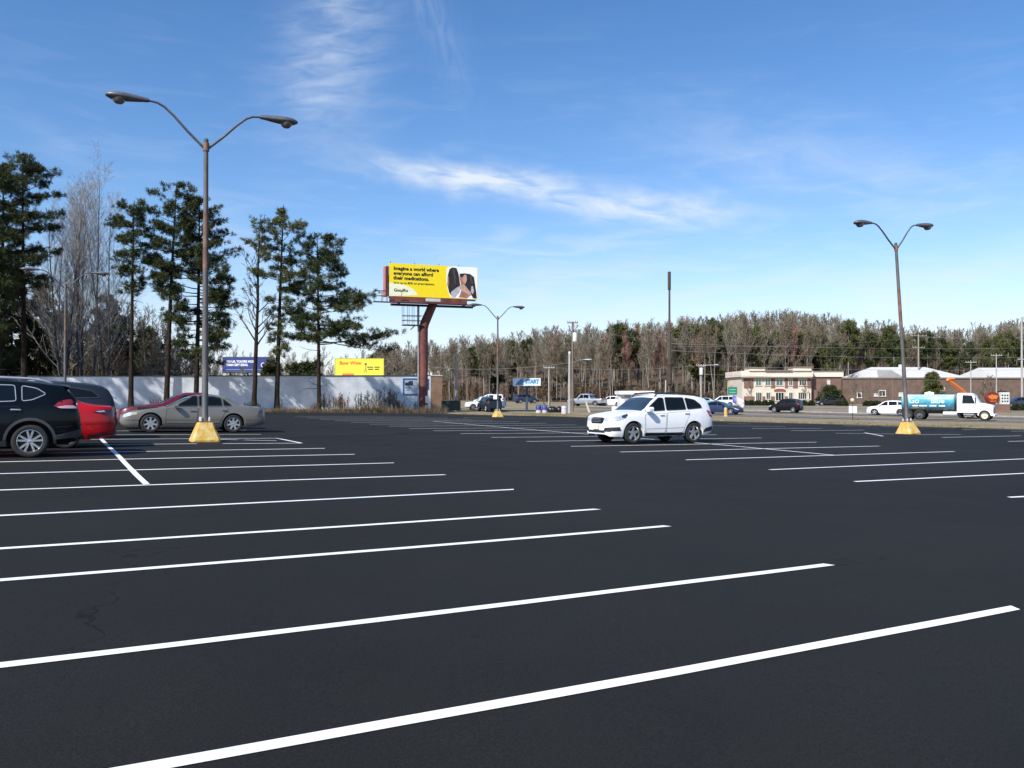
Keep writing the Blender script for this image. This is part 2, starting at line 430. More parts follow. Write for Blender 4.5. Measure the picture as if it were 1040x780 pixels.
def rogue():
    W = 1.84; c = P(30, 464.5)
    L, fo, wb = 4.63, .93, 2.705; lx = L / 2 - (fo + wb)
    root = car_root('parked_suv', 'black SUV cut off by the left edge with silver roof rail and chrome window line', c, lx, W, HEAD, 'suv')
    black = paint('black', (.003, .005, .006), rough=.25)
    top = SUV_TOP
    car = Car(root, L, W, wb, fo, .362, top, [(0, .5), (.1, .72), (.4, .86), (1.2, 1.05), (2.4, 1.10), (3.5, 1.17), (4.0, 1.22), (4.5, 1.14), (4.63, .6)], SUV_BOT, SUV_PLAN, .76, .05, black, ra=.43)
    car.handle = chrome; car.trimm = chrome
    dressed(car, [[(1.25, .42), (2.30, .42), (2.36, 1.05), (1.32, 1.0)], [(2.33, .42), (3.12, .42), (3.30, .78), (3.46, 1.12), (2.39, 1.06)]],
            [[(1.45, 1.12), (2.36, 1.17), (2.36, 1.55), (2.08, 1.55)], [(2.44, 1.17), (3.36, 1.22), (3.32, 1.56), (2.44, 1.57)], [(3.47, 1.22), (3.66, 1.25), (3.92, 1.38), (3.74, 1.50), (3.45, 1.555)]],
            [(2.18, 1.0), (3.36, 1.035)])
    for side in 'LR':
        m = MB(); car.ribbon([(3.635 + .475 * math.cos(R(a)), .362 + .475 * math.sin(R(a))) for a in range(-5, 186, 10)], .055, side, .012, m)
        car.ribbon([(.93 + .475 * math.cos(R(a)), .362 + .475 * math.sin(R(a))) for a in range(-5, 186, 10)], .055, side, .012, m)
        car.ribbon([(1.4, .31), (3.17, .31)], .12, side, .012, m); m.build('wheel_arch_trim', mat('grey_cladding', (.05, .052, .055), .5, var=.15, scale=10), root, fix=False)
        sg = 1 if side == 'L' else -1
        r = MB(); r.tube([(car.cx - 1.9, .68 * sg, 1.61), (car.cx - 2.05, .67 * sg, 1.685), (car.cx - 2.9, .665 * sg, 1.725), (car.cx - 3.6, .665 * sg, 1.71), (car.cx - 3.85, .67 * sg, 1.67), (car.cx - 4.0, .68 * sg, 1.62)], [.015, .028, .028, .028, .026, .01], 8)
        r.build('roof_rail', mat('silver_rail', (.7, .71, .72), .3, .7), root, smooth=40)
        tl = car.proj([(4.07, 1.12), (4.18, 1.235), (4.36, 1.27), (4.56, 1.24), (4.60, 1.12), (4.50, 1.06), (4.2, 1.07)], side, .02, 'tail_light', redlens)
        car.proj([(4.12, 1.10), (4.3, 1.135), (4.56, 1.13), (4.585, 1.09), (4.50, 1.07), (4.2, 1.075)], side, .026, 'lens', mat('pale_lens', (.75, .45, .48), .15, coat=1, var=.2, scale=20), tl)
        car.proj([(3.76, .36), (4.6, .44), (4.6, .62), (4.2, .50), (3.9, .46)], side, .01, 'bumper_cladding', plast)
        q = MB(); car.ribbon([(4.12, .66), (4.60, .70)], .012, side, .01, q); q.build('bumper_seam', seam_m, root, fix=False)
        car.proj([(.2, .80), (.55, .9), (.62, .83), (.3, .70)], side, .01, 'headlight', clearlens)
    car.front_glass(4.31, 4.50, 'rear_window', material=glass)
    b = MB(); b.loft([[(car.cx - x, y, z) for y, z in ((-.66, 1.575 - o), (-.4, 1.61 - o), (0, 1.62 - o), (.4, 1.61 - o), (.66, 1.575 - o), (.6, 1.53 - o), (0, 1.56 - o), (-.6, 1.53 - o))] for x, o in ((4.05, -.01), (4.22, .01), (4.36, .035))])
    b.build('spoiler', black, root, smooth=40)
    car.front_glass(1.25, 1.93)
    car.proj([(-.5, .55), (.5, .55), (.5, .8), (-.5, .8)], 'F', .01, 'grille', plast)
    car.wheels(5, True); car.mirrors(1.55, 1.16)

def forester():
    W = 1.80; L, fo, wb = 4.60, .93, 2.64; c = P(641, 450.6); lx = L / 2 - fo
    root = car_root('parked_suv', 'white SUV with black roof rails parked alone in the middle of the empty lot', c, lx, W, HEAD, 'suv')
    white = paint('white', (.78, .79, .79))
    top = [(0, .60), (.03, .74), (.08, .86), (.2, .94), (.5, 1.0), (.9, 1.06), (1.22, 1.10), (1.95, 1.57), (2.2, 1.64), (2.7, 1.68), (3.5, 1.67), (4.12, 1.60), (4.25, 1.54), (4.45, 1.15), (4.52, 1.0), (4.59, .66), (4.60, .5)]
    car = Car(root, L, W, wb, fo, .352, top, [(0, .55), (.08, .78), (.35, .90), (1.2, 1.03), (2.4, 1.07), (3.8, 1.13), (4.4, 1.10), (4.60, .6)],
              [(0, .30), (.1, .24), (.6, .24), (2, .25), (3.9, .26), (4.4, .34), (4.60, .42)], SUV_PLAN[:6] + [(3.8, 1), (4.15, .97), (4.4, .91), (4.55, .82), (4.60, .70)], .77, .045, white, ra=.42)
    car.handle = white; car.trimm = plast
    dressed(car, [[(1.42, .36), (2.28, .36), (2.34, 1.03), (1.40, .98)], [(2.31, .36), (3.05, .36), (3.22, .74), (3.42, 1.10), (2.37, 1.04)]],
            [[(1.42, 1.09), (2.28, 1.13), (2.28, 1.54), (2.08, 1.545)], [(2.36, 1.13), (3.22, 1.165), (3.16, 1.56), (2.36, 1.56)], [(3.29, 1.17), (3.95, 1.22), (3.92, 1.32), (3.66, 1.49), (3.24, 1.555)]],
            [(2.12, .97), (3.22, 1.03)])
    for side in 'LR':
        sg = 1 if side == 'L' else -1
        car.proj([(1.43, .20), (3.1, .20), (3.14, .36), (1.40, .36)], side, .01, 'sill_cladding', plast)
        m = MB(); car.ribbon([(1.45, .50), (3.1, .54)], .02, side, .014, m); m.build('side_moulding', mat('pale_grey_trim', (.5, .5, .5), .4), root, fix=False)
        r = MB(); r.tube([(car.cx - 1.98, .64 * sg, 1.58), (car.cx - 2.1, .64 * sg, 1.69), (car.cx - 2.9, .64 * sg, 1.735), (car.cx - 3.75, .64 * sg, 1.70), (car.cx - 4.0, .65 * sg, 1.60)], [.02, .028, .028, .028, .015], 8)
        r.build('roof_rail', plast, root, smooth=40)
        hl = car.proj([(.05, .83), (.14, .88), (.66, 1.00), (.70, .97), (.58, .86), (.30, .77), (.06, .745)], side, .012, 'headlight', clearlens)
        car.proj([(.44, .93), (.66, .99), (.69, .965), (.58, .87), (.46, .86)], side, .02, 'lens', mat('dark_headlight_housing', (.03, .03, .04), .15, coat=1), hl)
        car.proj([(sg * .30, .74), (sg * .62, .745), (sg * .62, .85), (sg * .36, .86)], 'F', .012, 'headlight', clearlens)
        car.proj([(sg * .42, .40), (sg * .72, .40), (sg * .74, .55), (sg * .50, .53)], 'F', .012, 'fog_light', plast)
        car.proj([(.08, .42), (.42, .44), (.36, .56), (.08, .55)], side, .012, 'fog_light', plast)
        car.proj([(4.16, 1.14), (4.30, 1.12), (4.5, 1.02), (4.54, .88), (4.38, .90), (4.22, 1.02)], side, .02, 'tail_light', redlens)
        car.proj([(3.92, .36), (4.58, .44), (4.58, .60), (4.1, .52)], side, .01, 'bumper_cladding', plast)
    car.front_glass(1.28, 1.92); car.front_glass(4.27, 4.44, 'rear_window', material=glass)
    g = car.proj([(-.36, .70), (-.30, .66), (.30, .66), (.36, .70), (.38, .82), (.30, .86), (-.30, .86), (-.38, .82)], 'F', .014, 'grille', mat('grille_black', (.01, .011, .014), .3, var=.6, scale=60, aniso=(.1, .1, 1)))
    m = MB()
    for z in (.72, .77, .82): m.box((L / 2 + .028, 0, z), (.012, .56, .010))
    m.build('grille_bar', chrome, g)
    car.proj([(-.5, .36), (.5, .36), (.44, .44), (-.44, .44)], 'F', .012, 'lower_grille', plast)
    m = MB(); m.box((L / 2 + .03, 0, .55), (.02, .32, .16)); m.build('number_plate', plate_m, root)
    root.scale = (.965, 1, 1)
    car.wheels(5, False, mat('dark_and_bright_alloy', (.45, .46, .47), .3, .8, var=.2)); car.mirrors(1.52, 1.14, size=1.1)

SED_BOT = [(0, .34), (.1, .24), (.6, .2), (4.4, .22), (4.9, .3), (5.0, .36)]
def cadillac():
    W = 1.88; L, fo, wb = 5.0, .98, 2.83; c = P(152.5, 439.3); lx = L / 2 - fo
    root = car_root('parked_sedan', 'silver beige four door sedan parked behind the near yellow lamp base', c, lx, W, HEAD, 'car')
    p = paint('silver_beige', (.215, .20, .175), .4, .34)
    top = [(0, .50), (.04, .60), (.12, .68), (.35, .76), (.9, .86), (1.4, .93), (2.25, 1.30), (2.55, 1.385), (3.0, 1.41), (3.35, 1.375), (4.05, 1.05), (4.35, 1.0), (4.85, .965), (4.94, .88), (4.99, .6), (5.0, .45)]
    car = Car(root, L, W, wb, fo, .335, top, [(0, .46), (.12, .62), (.5, .76), (1.4, .88), (2.5, .92), (4.1, .97), (4.8, .93), (5.0, .55)],
              SED_BOT, [(0, .60), (.05, .72), (.15, .83), (.35, .92), (.8, .98), (1.6, 1), (4.2, 1), (4.6, .96), (4.85, .90), (4.95, .82), (5.0, .7)], .72, .045, p, ra=.395)
    car.handle = p; car.trimm = plast
    dressed(car, [[(1.46, .34), (2.52, .34), (2.56, .92), (1.50, .88)], [(2.55, .34), (3.32, .34), (3.46, .66), (3.66, .95), (2.59, .925)]],
            [[(1.78, .955), (2.54, .975), (2.54, 1.33), (2.40, 1.32)], [(2.60, .975), (3.40, .99), (3.36, 1.27), (3.1, 1.325), (2.60, 1.335)], [(3.46, .99), (3.74, 1.0), (3.44, 1.245)]],
            [(2.38, .80), (3.48, .83)])
    for side in 'LR':
        sg = 1 if side == 'L' else -1
        m = MB(); car.ribbon([(.1, .44), (.5, .46), (.58, .46)], .018, side, .012, m); car.ribbon([(1.40, .46), (3.4, .48)], .018, side, .012, m); car.ribbon([(4.24, .49), (4.9, .5)], .018, side, .012, m); m.build('side_moulding', mat('dull_trim', (.12, .115, .105), .4), root, fix=False)
        car.proj([(.03, .56), (.14, .655), (.38, .71), (.40, .62), (.1, .53)], side, .012, 'headlight', clearlens)
        car.proj([(.41, .63), (.40, .70), (.52, .72), (.54, .65)], side, .012, 'turn_light', mat('pale_amber', (.5, .42, .26), .2, coat=1))
        car.proj([(4.66, .62), (4.96, .62), (4.93, .84), (4.74, .84)], side, .015, 'tail_light', mat('dark_red_lens', (.05, .008, .01), .2, coat=1))
    car.front_glass(1.46, 2.22); car.front_glass(3.45, 4.0, 'rear_window', material=glass)
    car.proj([(-.35, .42), (.35, .42), (.32, .56), (-.32, .56)], 'F', .012, 'grille', plast)
    car.wheels(7, False, alloy); car.mirrors(1.82, .95, size=.9)

def red_car():
    W = 1.78; L, fo, wb = 4.62, .90, 2.58; lx = L / 2 - (fo + wb)
    c = P(66.5, 455.2)
    root = car_root('parked_sedan', 'bright red car whose tail sticks out past the black SUV', c, lx, W, HEAD, 'car')
    p = paint('bright_red', (.46, .006, .012), rough=.3)
    top = [(0, .52), (.03, .62), (.12, .72), (.4, .80), (1.0, .92), (1.3, .97), (2.05, 1.36), (2.4, 1.44), (2.9, 1.45), (3.3, 1.40), (3.95, 1.13), (4.2, 1.09), (4.48, 1.07), (4.55, .98), (4.60, .66), (4.62, .5)]
    car = Car(root, L, W, wb, fo, .325, top, [(0, .46), (.12, .64), (.5, .78), (1.3, .92), (2.5, .97), (4.1, 1.04), (4.5, .98), (4.62, .56)],
              [(0, .30), (.1, .22), (.6, .2), (3.9, .22), (4.4, .27), (4.62, .36)], [(0, .62), (.04, .74), (.12, .85), (.3, .94), (.7, .99), (1.5, 1), (3.9, 1), (4.2, .97), (4.42, .90), (4.54, .82), (4.62, .70)], .74, .045, p)
    car.handle = p; car.trimm = plast
    dressed(car, [[(1.42, .34), (2.36, .34), (2.40, .94), (1.42, .9)], [(2.39, .34), (3.05, .34), (3.3, .96), (2.43, .95)]],
            [[(1.7, .99), (2.38, 1.01), (2.38, 1.36), (2.2, 1.35)], [(2.45, 1.01), (3.35, 1.05), (3.15, 1.34), (2.45, 1.38)]], [(2.25, .86), (3.15, .88)])
    for side in 'LR':
        sg = 1 if side == 'L' else -1
        h = car.proj([(4.04, .93), (4.30, .985), (4.56, .96), (4.59, .80), (4.50, .78), (4.36, .87)], side, .014, 'tail_light', mat('deep_red_lens', (.10, .006, .012), .12, coat=.6))
        car.proj([(4.12, .935), (4.32, .962), (4.36, .925), (4.24, .915)], side, .020, 'lens', clearlens, h)
        m = MB(); car.ribbon([(3.9, .62), (4.2, .64), (4.58, .64)], .012, side, .012, m); m.build('bumper_seam', seam_m, root, fix=False)
        car.proj([(3.86, .26), (4.2, .28), (4.56, .36), (4.52, .40), (4.0, .34)], side, .012, 'bumper_cladding', plast)
    car.proj([(-.80, .78), (-.50, .82), (-.50, .96), (-.78, .95)], 'B', .012, 'tail_light', mat('deep_red_lens', (.10, .006, .012)))
    car.proj([(.80, .78), (.50, .82), (.50, .96), (.78, .95)], 'B', .012, 'tail_light', mat('deep_red_lens', (.10, .006, .012)))
    car.proj([(-.72, .38), (.72, .38), (.66, .62), (-.66, .62)], 'B', .014, 'rear_diffuser', plast)
    m = MB(); m.box((-L / 2 - .02, 0, .84), (.02, .32, .16)); m.build('number_plate', plate_m, root)
    car.front_glass(1.3, 2.0); car.front_glass(3.38, 3.9, 'rear_window', material=glass); car.wheels(5, True)

def grey_suv():
    W = 1.95; L, fo, wb = 4.85, .95, 2.9
    c = P(62, 446.0); lx = L / 2 - (fo + wb)
    c = c + D1 * 0.50
    root = car_root('parked_suv', 'dark blue grey SUV parked beyond the red car', c, lx, W, HEAD, 'suv')
    p = paint('blue_grey', (.018, .023, .033), .0)
    s_ = L / 4.63
    car = Car(root, L, W, wb, fo, .36, [(x * s_, z * 1.02) for x, z in SUV_TOP], [(x * s_, z * 1.0) for x, z in SUV_BELT], [(x * s_, z) for x, z in SUV_BOT], [(x * s_, z) for x, z in SUV_PLAN], .76, .05, p)
    car.handle = p; car.trimm = plast
    dressed(car, [[(1.3, .42), (2.42, .42), (2.46, 1.06), (1.38, 1.02)], [(2.45, .42), (3.3, .42), (3.6, 1.1), (2.49, 1.07)]],
            [[(1.55, 1.16), (2.44, 1.18), (2.44, 1.55), (2.18, 1.54)], [(2.52, 1.18), (3.40, 1.21), (3.36, 1.58), (2.52, 1.58)], [(3.50, 1.22), (4.36, 1.25), (4.12, 1.46), (3.48, 1.56)]], [(2.3, 1.0), (3.3, 1.03)])
    car.front_glass(4.33 * s_, 4.48 * s_, 'rear_window', material=glass); car.front_glass(1.3, 2.0)
    for side in 'LR': car.proj([(4.5, .80), (4.76, .80), (4.74, .98), (4.6, 1.0)], side, .02, 'tail_light', redlens)
    car.wheels(5, True)

def maroon_car():
    W = 1.85; L, fo, wb = 4.9, .95, 2.75
    c = P(149, 435.7) - D1 * .10; lx = L / 2 - fo
    root = car_root('parked_sedan', 'maroon car mostly hidden behind the silver beige sedan', c, lx, W, HEAD, 'car')
    p = paint('maroon', (.13, .008, .022), .0)
    top = [(0, .52), (.04, .66), (.12, .76), (.35, .84), (.9, .94), (1.5, 1.02), (2.2, 1.38), (2.5, 1.46), (3.0, 1.48), (3.35, 1.44), (4.05, 1.10), (4.4, 1.03), (4.8, .99), (4.87, .8), (4.9, .45)]
    car = Car(root, L, W, wb, fo, .335, top, [(0, .46), (.12, .66), (.5, .8), (1.4, .93), (2.5, .97), (4.1, 1.0), (4.7, .95), (4.9, .55)],
              [(0, .34), (.1, .24), (.6, .2), (4.4, .22), (4.9, .36)], [(0, .60), (.05, .72), (.15, .83), (.35, .92), (.8, .98), (1.6, 1), (4.2, 1), (4.6, .95), (4.9, .75)], .74, .045, p)
    car.handle = p; car.trimm = plast
    dressed(car, [], [[(1.9, 1.0), (2.54, 1.02), (2.54, 1.38), (2.40, 1.37)], [(2.60, 1.02), (3.6, 1.03), (3.36, 1.33), (2.60, 1.39)]], [])
    car.front_glass(1.55, 2.17); car.wheels(5, False)

def far_car(name, label, kind, pos, rz, colr, cat, scale=1.0, W=None, metal=0, rim=None, group=None):
    pos = Vector(pos); pos.z = G(pos.x, pos.y) + .035
    root = thing(name, label, cat, pos, rz, group); root.scale = (scale,) * 3
    p = paint('far_%02d%02d%02d' % tuple(int(99 * min(1, x)) for x in colr), colr, metal)
    if kind == 'suv':
        L, W = 4.63, 1.84
        car = Car(root, L, W, 2.7, .93, .36, SUV_TOP, SUV_BELT, SUV_BOT, SUV_PLAN, .77, .05, p, far=True)
        wins = [[(1.45, 1.10), (2.32, 1.13), (2.32, 1.54), (2.08, 1.55)], [(2.42, 1.13), (3.3, 1.18), (3.26, 1.56), (2.42, 1.57)], [(3.4, 1.19), (4.15, 1.22), (3.95, 1.44), (3.38, 1.55)]]
        fg = (1.28, 1.92, 4.33, 4.5); tl = [(4.25, .95), (4.58, .95), (4.56, 1.15), (4.35, 1.18)]; hl = [(.06, .74), (.5, .9), (.55, .82), (.1, .64)]
    elif kind == 'van':
        L, W = 5.0, 1.9
        car = Car(root, L, W, 2.9, .98, .35, [(0, .5), (.05, .7), (.15, .86), (.9, 1.02), (1.2, 1.08), (2.1, 1.68), (2.6, 1.78), (4.4, 1.78), (4.7, 1.68), (4.92, 1.15), (4.98, .8), (5, .5)],
                  [(0, .46), (.15, .72), (1.2, .98), (4.8, 1.05), (5, .6)], [(0, .3), (.3, .22), (4.6, .24), (5, .36)], [(0, .62), (.1, .82), (.4, .95), (1, 1), (4.4, 1), (4.85, .92), (5, .76)], .8, .05, p, far=True)
        wins = [[(1.6, 1.05), (2.5, 1.08), (2.5, 1.62), (2.2, 1.6)], [(2.6, 1.08), (3.6, 1.1), (3.6, 1.64), (2.6, 1.64)], [(3.7, 1.1), (4.7, 1.12), (4.6, 1.6), (3.7, 1.64)]]
        fg = (1.3, 2.05, 4.74, 4.88); tl = [(4.7, .85), (4.95, .85), (4.93, 1.1), (4.75, 1.1)]; hl = [(.06, .62), (.5, .8), (.55, .72), (.1, .56)]
    elif kind == 'sedan':
        L, W = 4.75, 1.83
        car = Car(root, L, W, 2.75, .95, .33, [(0, .5), (.04, .62), (.15, .72), (.9, .88), (1.35, .95), (2.1, 1.32), (2.45, 1.41), (3.0, 1.43), (3.35, 1.37), (4.05, 1.07), (4.6, .99), (4.7, .8), (4.75, .5)],
                  [(0, .46), (.12, .62), (.5, .78), (1.4, .9), (2.5, .95), (4.1, 1.0), (4.75, .55)], [(0, .3), (.3, .2), (4.3, .22), (4.75, .36)],
                  [(0, .62), (.1, .8), (.35, .93), (.9, 1), (4.1, 1), (4.5, .94), (4.75, .75)], .74, .045, p, far=True)
        wins = [[(1.7, .98), (2.4, 1.0), (2.4, 1.34), (2.25, 1.33)], [(2.48, 1.0), (3.55, 1.02), (3.3, 1.3), (2.48, 1.35)]]
        fg = (1.42, 2.08, 3.42, 4.0); tl = [(4.4, .72), (4.7, .72), (4.66, .92), (4.45, .92)]; hl = [(.05, .56), (.45, .72), (.5, .64), (.1, .5)]
    else:   # pickup
        L, W = 5.7, 1.98
        car = Car(root, L, W, 3.6, 1.0, .39, [(0, .6), (.04, .85), (.12, 1.0), (.6, 1.1), (1.5, 1.16), (2.05, 1.72), (2.4, 1.84), (3.3, 1.84), (3.62, 1.74), (3.78, 1.16), (3.85, 1.13), (5.62, 1.13), (5.66, 1.0), (5.7, .6)],
                  [(0, .55), (.1, .85), (.5, 1.0), (1.5, 1.08), (5.6, 1.08), (5.7, .6)], [(0, .42), (.3, .36), (5.4, .42), (5.7, .5)],
                  [(0, .7), (.06, .84), (.2, .95), (.8, 1), (5.2, 1), (5.6, .96), (5.7, .86)], .82, .04, p, far=True)
        wins = [[(1.85, 1.16), (2.65, 1.18), (2.65, 1.70), (2.3, 1.70)], [(2.73, 1.18), (3.55, 1.18), (3.5, 1.68), (2.73, 1.71)]]
        fg = (1.55, 2.0, 3.66, 3.76); tl = [(5.5, .8), (5.68, .8), (5.68, 1.05), (5.52, 1.05)]; hl = [(.03, .82), (.35, .96), (.4, .84), (.05, .74)]
        b = MB(); b.box((L / 2 - 4.75, 0, 1.10), (1.7, 1.6, .12)); b.build('cargo_bed', plast, root)
    for side in 'LR':
        for w in wins: car.proj(smoothpoly(w, .06), side, .016, 'window', glass)
        car.proj(tl, side, .02, 'tail_light', redlens); car.proj(hl, side, .02, 'headlight', clearlens)
    car.front_glass(fg[0], fg[1]); car.front_glass(fg[2], fg[3], 'rear_window', material=glass)
    car.wheels(5, False, rim or alloy); car.mirrors(wins[0][0][0] + .05, wins[0][0][1] + .05)
    return root

def tank_truck():
    pos = P(967, 426.5); c = at(962, pos.y)
    root = thing('tank_truck', 'white cab tank truck with teal and green picture wrap on the road', 'truck', (c.x, c.y, c.z + .035), ROADRZ); root.scale = (.95, .95, .97)
    white = paint('truck_white', (.8, .8, .8))
    # local +X forward, origin mid length; length 8.2
    cab = MB()
    def ring(x, w, z0, z1, r=.12, top=1.0):
        wt = w * top
        return [(x, -w, z0), (x, -w, z1 - .75 if z1 > 2 else z0 + (z1 - z0) * .6), (x, -wt, z1 - r), (x, -wt + r, z1), (x, wt - r, z1), (x, wt, z1 - r), (x, w, z1 - .75 if z1 > 2 else z0 + (z1 - z0) * .6), (x, w, z0)]
    cab.loft([ring(1.0, 1.1, .75, 2.55, top=.93), ring(1.15, 1.12, .75, 2.62, top=.93), ring(2.25, 1.12, .75, 2.60, top=.92), ring(2.4, 1.12, .75, 2.45, top=.90), ring(2.72, 1.1, .75, 1.95, r=.1), ring(2.8, 1.08, .80, 1.72, r=.08)])
    cb = cab.build('cab', white, root, smooth=35)
    hood = MB(); hood.loft([ring(2.79, .98, .62, 1.70, .1), ring(3.3, .96, .55, 1.62, .12), ring(3.85, .92, .5, 1.50, .14), ring(4.02, .86, .5, 1.40, .14), ring(4.06, .8, .55, 1.30, .1)])
    hood.build('hood', white, root, smooth=35)
    ws = MB(); ws.add([(2.43, -.93, 2.42), (2.43, .93, 2.42), (2.77, 1.0, 1.74), (2.77, -1.0, 1.74)], [(0, 1, 2, 3)])
    ws.v = [(x + .02, y, z + .015) for x, y, z in ws.v]; ws.build('windscreen', wglass, root)
    for sg in (1, -1):
        w = MB(); w.prism([(1.45, 1.62), (2.55, 1.62), (2.28, 2.38), (1.50, 2.42)], .012, Matrix.Translation((0, sg * 1.10, 0)) @ Matrix.Rotation(R(90), 4, 'X'))
        w.v = [(x, y - sg * (z - 1.62) * .07 + sg * .03, z) for x, y, z in w.v]; w.build('window', glass, root)
        w = MB(); w.box((1.98, sg * 1.125, 1.2), (1.05, .012, .78)); d = w.build('door', white, root)
        h = MB(); h.box((1.6, sg * 1.15, 1.45), (.16, .03, .05)); h.build('handle', chrome, d)
        m = MB(); m.box((2.62, sg * 1.38, 1.95), (.08, .2, .5), bev=.02); m.tube([(2.5, sg * 1.08, 2.1), (2.62, sg * 1.35, 2.1)], .02, 6); m.build('side_mirror', plast, root)
        f = MB(); pts = [(x, z) for x, z in ((3.35 + .60 * math.cos(R(a)), .50 + .60 * math.sin(R(a))) for a in range(-5, 186, 15))]
        f.loft([[(p[0], sg * y, p[1]) for p in pts] + [(3.35 + .5 * math.cos(R(a)), sg * y, .5 + .5 * math.sin(R(a))) for a in range(185, -6, -15)] for y in (.85, 1.16)])
        f.build('fender', white, root, smooth=35)
        l = MB(); l.box((4.0, sg * .80, .95), (.14, .22, .28), bev=.04); l.build('headlight', clearlens, root, smooth=40)
        s_ = MB(); s_.box((2.0, sg * 1.02, .6), (.9, .25, .12)); s_.box((1.9, sg * 1.02, .42), (.6, .25, .06)); s_.build('step', alloy, root)
    g = MB(); g.box((4.075, 0, .98), (.03, 1.2, .55)); gr = g.build('grille', mat('truck_grille', (.06, .07, .1), .3, .3), root)
    g = MB()
    for z in (.82, .93, 1.04, 1.15): g.box((4.1, 0, z), (.02, 1.1, .025))
    g.build('grille_bar', chrome, gr)
    g = MB(); g.box((4.12, 0, .52), (.16, 2.1, .26), bev=.04); g.build('bumper', white, root)
    ch = MB()
    for sg in (1, -1): ch.box((-.5, sg * .42, .75), (8.0, .1, .24))
    ch.build('chassis', plast, root)
    # tank
    tk = MB()
    def el(x, k=1): return [(x, 1.18 * k * math.copysign(abs(math.cos(t)) ** .6, math.cos(t)), 1.68 + .80 * k * math.copysign(abs(math.sin(t)) ** .6, math.sin(t))) for t in [2 * math.pi * i / 36 for i in range(36)]]
    tk.loft([el(.78, .9), el(.72, .98), el(.66), el(-3.9), el(-3.96, .98), el(-4.02, .9)])
    m, nt, b = newmat('tank_wrap'); L_ = nt.links.new
    v = coords(nt, 'Object'); se = nt.nodes.new('ShaderNodeSeparateXYZ'); L_(v, se.inputs[0])
    n = N(nt, 'ShaderNodeTexNoise', Scale=1.3, Detail=4, Distortion=.8); L_(v, n.inputs['Vector'])
    ad = N(nt, 'ShaderNodeMath', operation='MULTIPLY_ADD'); L_(n.outputs['Fac'], ad.inputs[0]); ad.inputs[1].default_value = 1.1; L_(se.outputs['Z'], ad.inputs[2])
    mr = N(nt, 'ShaderNodeMapRange'); mr.inputs['From Min'].default_value = 1.35; mr.inputs['From Max'].default_value = 3.1; L_(ad.outputs[0], mr.inputs['Value'])
    rp = ramp(nt, [(0, (.18, .18, .13)), (.13, (.27, .31, .17)), (.2, (.05, .13, .20)), (.38, (.04, .17, .28)), (.5, (.06, .30, .40)), (.66, (.12, .40, .42)), (.8, (.30, .48, .40)), (1, (.50, .60, .56))])
    L_(mr.outputs[0], rp.inputs[0]); L_(rp.outputs[0], b.inputs['Base Color']); b.inputs['Roughness'].default_value = .3
    t = tk.build('tank', m, root, smooth=40)
    for txt, x, z, s2 in (('Go', -3.3, 1.85, .75), ('Blue', -1.3, 1.85, .7)):
        text(txt, s2, (x, -1.185, z), (R(90), 0, 0), mat('wrap_white_letters', (.75, .85, .85), .4), t, .012, 'LEFT')
    b = MB()
    for x, w_ in ((-2.7, .5), (-2.0, .7), (-1.1, .6), (-.3, .55)): b.box((x, -1.185, 1.38), (w_, .02, .12))
    b.build('wrap_caption', mat('wrap_white_letters', (.75, .85, .85)), t)
    b = MB()
    for x in (-3.7, -1.6, .5): b.box((x, 0, .93), (.12, 2.0, .16))
    b.build('tank_cradle', plast, root)
    b = MB(); b.tube([(-.2, -1.0, .62), (1.0, -1.0, .62)], .24, 14); b.build('fuel_tank', mat('pale_metal_tank', (.6, .6, .58), .4, .3), root, smooth=40)
    hs = MB(); hs.tube([(-2.0, 0, 2.5), (-1.6, 0, 2.62), (-1.2, 0, 2.5)], .16, 10); hs.build('hatch', white, root, smooth=40)
    for xw, dual in ((3.35, 0), (-2.35, 1), (-3.45, 1)):
        for sg in (1, -1):
            t = MB(); t.lathe([(.30, 0), (.46, 0), (.50, -.04), (.50, -.24 - .3 * dual), (.3, -.3)], n=28, axis='Y')
            d = MB(); d.lathe([(.001, -.05), (.10, -.05), (.12, -.12), (.24, -.12), (.26, -.03), (.30, -.01), (.30, -.2)] if not dual else [(.001, -.03), (.12, -.03), (.13, -.16), (.28, -.18), (.30, -.01), (.30, -.2)], n=24, axis='Y')
            w = d.build('wheel', mat('cream_wheel', (.6, .56, .42), .5) if not dual else mat('dusty_wheel', (.1, .1, .1), .5), root, smooth=35, loc=(xw, sg * 1.14, .5)); w.rotation_euler = (0, 0, 0 if sg > 0 else math.pi)
            t.build('tyre', rubber, w, smooth=45)
    return root

def text(body, size, loc, rot, m, parent=None, ext=.01, align='LEFT', bold=.0, name='lettering', sx=1.0):
    cu = bpy.data.curves.new(name, 'FONT'); cu.body = body; cu.size = size; cu.extrude = ext; cu.align_x = align; cu.align_y = 'CENTER'; cu.offset = bold * size; cu.resolution_u = 3
    cu.materials.append(m); o = bpy.data.objects.new(name, cu); col.objects.link(o); o.location = loc; o.rotation_euler = rot; o.scale = (sx, 1, 1)
    bpy.context.view_layer.update(); me = bpy.data.meshes.new_from_object(o.evaluated_get(bpy.context.evaluated_depsgraph_get())); q = bpy.data.objects.new(name, me); col.objects.link(q)
    q.location = loc; q.rotation_euler = rot; q.scale = (sx, 1, 1); bpy.data.objects.remove(o); q.name = name
    if parent is not None: q.parent = parent
    return q
